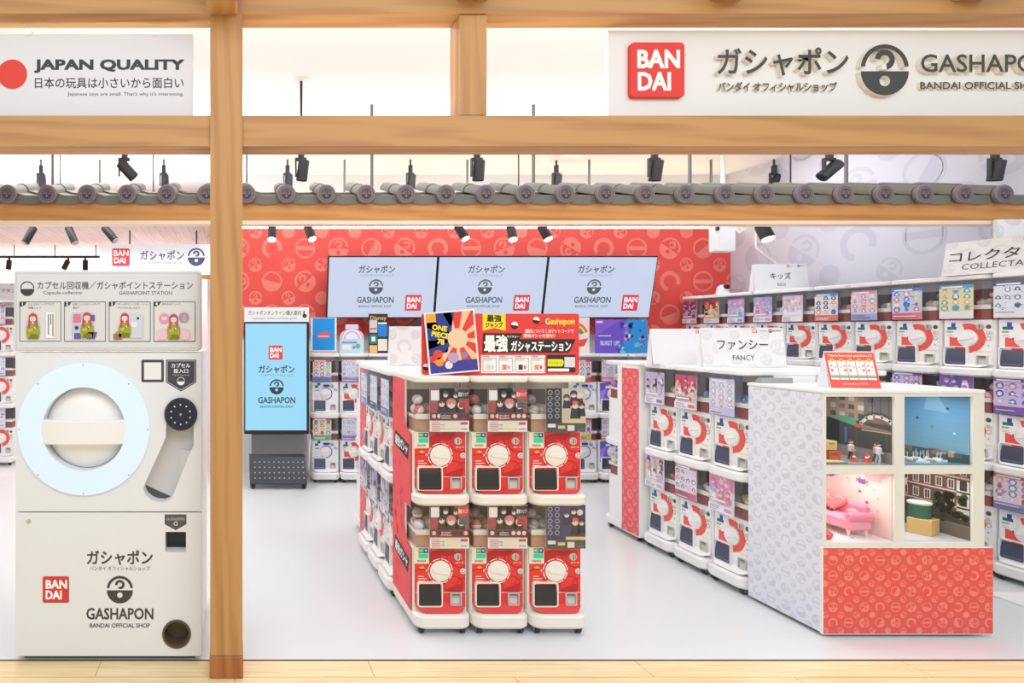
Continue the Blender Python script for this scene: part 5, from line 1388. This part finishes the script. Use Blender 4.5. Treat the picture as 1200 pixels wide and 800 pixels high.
for k_ in range(14): g.sph((r.uniform(.09, .16), r.uniform(.16, .26), r.uniform(.008, .03)), r.uniform(.008, .014), 7, 5, r.choice([(120, 170, 60), (90, 140, 50), (150, 180, 70)]))
g.obj('greenery', SATIN, t)


def skyart(g):
    for k in range(12): g.rect(0, .05 + .025 * k, DX, .075 + .025 * k, (128 - 5 * k, 178 - 4 * k, 204 - 2 * k))
    g.up(); g.poly([(.2, .348), (.24, .348), (.3, .25), (.18, .26)], (120, 164, 196)); g.rect(0, 0, DX, .05, (40, 96, 120)); g.up()
    for x, z in ((.03, .32), (.15, .21), (.29, .275), (.02, .2)): g.circ(x, z, .007, (34, 42, 60), 7)
    g.circ(.22, .17, .008, (60, 140, 140), 7); g.circ(.32, .15, .006, (226, 240, 246), 7)


t = dio(1, 1, 'harbour diorama with pale blue sky and tiny boats behind glass')
wallart(t, (120, 172, 204), skyart)
g = G(); g.box(0, WX - .003, 0, DX - .003, 0, .006, (70, 140, 168)); g.obj('sea', mat('model_sea', rough=.2, attr=True), t)
g = G(); g.prism([(WX - .01, .0), (WX - .01, DX - .01), (.03, DX - .01), (.03, DX - .05), (WX - .05, .04)], 'z', .006, .03, (50, 66, 60)); r = random.Random(4)
for k_ in range(22):
    u = r.random(); x, y = WX - .03 - .01 * r.random(), .02 + u * .33; g.box(x - .008, x + .008, y - .01, y + .01, .03, .03 + r.uniform(.008, .03), r.choice([(150, 110, 90), (190, 160, 130), (90, 84, 84), (206, 196, 180)]))
g.obj('quay', SATIN, t)
for k_ in range(20):
    g = G(); L_ = r.uniform(.02, .04); g.prism([(-L_, 0), (-L_ * .6, -.008), (L_, -.008), (L_ * 1.3, 0), (L_, .008), (-L_ * .6, .008)], 'z', 0, .009, r.choice([(240, 244, 246), (226, 236, 240), (200, 170, 120)])); g.box(-L_ * .3, L_ * .4, -.005, .005, .009, .018, (236, 240, 244)); g.box(-.001, .001, -.001, .001, .009, .045, (220, 220, 220))
    g.obj('boat', SATIN, t, (r.uniform(.12, .3), r.uniform(.02, .2), .006), r.uniform(0, 3))
g = G()
for k_ in range(8): g.sph((r.uniform(.08, .12), r.uniform(.3, .36), r.uniform(.02, .06)), r.uniform(.015, .025), 8, 6, r.choice([(70, 150, 60), (110, 180, 70)]))
g.obj('greenery', SATIN, t)


def pinkart(g):
    for x, z, r_ in ((.03, .33, .06), (.1, .345, .05), (.2, .35, .05), (.3, .34, .06)): g.circ(x, z, r_, (248, 190, 192), 12)
    g.up()

    def star(x, z, r_, c):
        g.poly([(x + r_ * (1 if k % 2 == 0 else .45) * math.cos(rad(90 + 36 * k)), z + r_ * (1 if k % 2 == 0 else .45) * math.sin(rad(90 + 36 * k))) for k in range(10)], c)
    for x, z, c in ((.1, .335, (150, 40, 90)), (.235, .335, (84, 84, 160)), (.33, .29, (170, 180, 210)), (.165, .27, (214, 200, 190)), (.23, .215, (214, 70, 100)), (.32, .2, (220, 206, 150)), (.265, .165, (190, 50, 70)), (.32, .135, (220, 200, 196)), (.3, .24, (220, 190, 220))): star(x, z, .012, c)
    for x, z, a in ((.075, .272, .35), (.24, .27, -.1)):
        g.at(x, z, 1, a); g.poly([(-.03, -.015), (-.03, .014), (-.018, .008)], (206, 130, 50)); g.poly([(.03, -.015), (.03, .018), (.018, .008)], (206, 130, 50)); g.rrect(-.02, -.013, .02, .013, .01, (150, 90, 190)); g.poly([(-.018, .01), (-.012, .022), (-.006, .012)], (150, 90, 190)); g.poly([(.018, .01), (.012, .022), (.006, .012)], (150, 90, 190)); g.at()
    g.rect(0, 0, DX, .012, (238, 206, 206))


t = dio(0, 0, 'pink room diorama with a pink sofa and heart cushion behind glass')
wallart(t, (248, 220, 214), pinkart)
g = G(); g.box(0, WX - .003, 0, DX - .003, 0, .005, (246, 238, 240)); g.obj('room_floor', SATIN, t)
for k_, cc in enumerate(((226, 90, 100), (40, 150, 130), (60, 60, 90), (220, 120, 140), (230, 90, 90), (200, 200, 120))):
    g = G(); g.cyl((0, 0), .008, 0, .0015, 'z', 8, cc); g.obj('confetti', SATIN, t, (.05 + .045 * k_, .04 + .07 * ((k_ * 5) % 3), .005))
PK = (242, 158, 182); PD = (232, 132, 162)
sofa = put('sofa', None, t, (.235, .19, 0), rad(-90))
g = G(); g.prism(rr(-.15, -.06, .15, .06, .02), 'z', .04, .1, PK, ch=.01); g.obj('seat', SATIN, sofa)
g = G(); g.prism(rr(-.15, .04, .13, .072, .014), 'z', .08, .165, PD, ch=.012); g.obj('backrest', SATIN, sofa)
g = G(); g.cyl((.14, 0, .108), .024, -.062, .06, 'y', 18, PD, ch=.008); g.obj('armrest', SATIN, sofa)
for x, y in ((.125, -.045), (.125, .045), (-.13, -.045)):
    g = G(); g.lathe([(.004, .006), (.01, .042)], n=10, c=(x, y, 0), col=(248, 214, 196)); g.obj('leg', SATIN, sofa)
ht = [(16 * math.sin(a) ** 3, 13 * math.cos(a) - 5 * math.cos(2 * a) - 2 * math.cos(3 * a) - math.cos(4 * a)) for a in [math.tau * i / 36 for i in range(36)]]
g = G(); g.prism([(x * .0034, z * .0032) for x, z in ht], 'y', -.022, .016, (242, 134, 138), ch=.01); o = g.obj('heart_cushion', SATIN, t, (.245, .2, .152), rad(-58))
g = G(); g.sph((0, 0, 0), .045, 14, 10, (238, 138, 146), sc=(.7, 1.2, .9)); g.obj('round_cushion', SATIN, t, (.255, .275, .138))
g = G(); g.sph((0, 0, 0), .024, 12, 8, (240, 144, 154), sc=(.8, 1.4, .8)); g.obj('bolster', SATIN, t, (.25, .1, .12))
for x, y, cc in ((.02, .02, (226, 84, 96)), (.05, .045, (226, 84, 96)), (.03, .08, (40, 160, 140)), (.065, .075, (30, 130, 120))):
    g = G(); g.sph((0, 0, .016), .017, 10, 8, cc); g.obj('toy_ball', SATIN, t, (x + .02, y, .005))


def london(g):
    g.rect(0, .14, DX, .348, (104, 52, 46)); g.rect(0, .0, DX, .14, (44, 44, 42)); g.up()
    for k in range(7):
        x = .02 + .054 * k
        for z in (.17, .25, .325): g.rect(x, z, x + .03, z + .05, (206, 198, 190)); 
        g.up()
        for z in (.17, .25, .325): g.rect(x + .005, z + .004, x + .014, z + .046, (40, 42, 48)); g.rect(x + .017, z + .004, x + .026, z + .046, (40, 42, 48))
        g.y += g.step
    for z in (.155, .235, .31): g.rect(0, z, DX, z + .008, (190, 176, 164))
    g.rect(0, .14, .05, .348, (54, 46, 44)); g.rect(.33, .1, DX, .3, (196, 190, 186)); g.up()
    g.rect(.03, .2, .06, .33, (226, 222, 216)); g.rect(.075, .18, .1, .34, (214, 206, 198))
    r = random.Random(9)
    for k in range(34): g.circ(r.uniform(.24, .37), r.uniform(.1, .22), r.uniform(.01, .022), r.choice([(34, 52, 30), (48, 70, 38), (28, 40, 28)]), 7)
    for k in range(14): g.circ(.2 + .012 * k, .16 - .004 * k, .006, (150, 176, 40), 6)
    for k in range(20): g.circ(r.uniform(.02, .3), r.uniform(.08, .14), r.uniform(.01, .02), r.choice([(40, 50, 36), (30, 34, 30)]), 7)
    g.rect(.15, .0, DX, .07, (108, 98, 90)); g.rect(.15, .07, DX, .074, (140, 128, 118))


t = dio(1, 0, 'street diorama with brick houses, a tan box and a green drum behind glass')
wallart(t, (60, 52, 48), london)
g = G(); g.box(0, WX - .003, 0, DX - .003, 0, .004, (206, 202, 208)); g.obj('pavement', SATIN, t)
g = G(); g.prism([(-.05, -.045), (.05, -.045), (.05, .045), (-.05, .045)], 'z', .004, .085, (216, 178, 110), ch=.002); g.obj('tan_box', SATIN, t, (.242, .118, 0), rad(25))
g = G(); g.lathe([(0, .085), (.042, .085), (.042, .155), (.046, .158), (.046, .166), (.04, .17), (0, .172)], n=24, col=(22, 92, 72)); n_ = len(g.f)
for i in range(48, n_): g.c[i] = (190, 200, 192)
g.obj('green_drum', SATIN, t, (.236, .13, 0))
g = G(); g.box(-.02, .02, -.02, .02, .004, .12, (36, 44, 130)); g.y = -.0205; g.rect(-.014, .09, .014, .11, (220, 224, 240)); g.obj('blue_board', SATIN, t, (.06, .3, 0), .3)
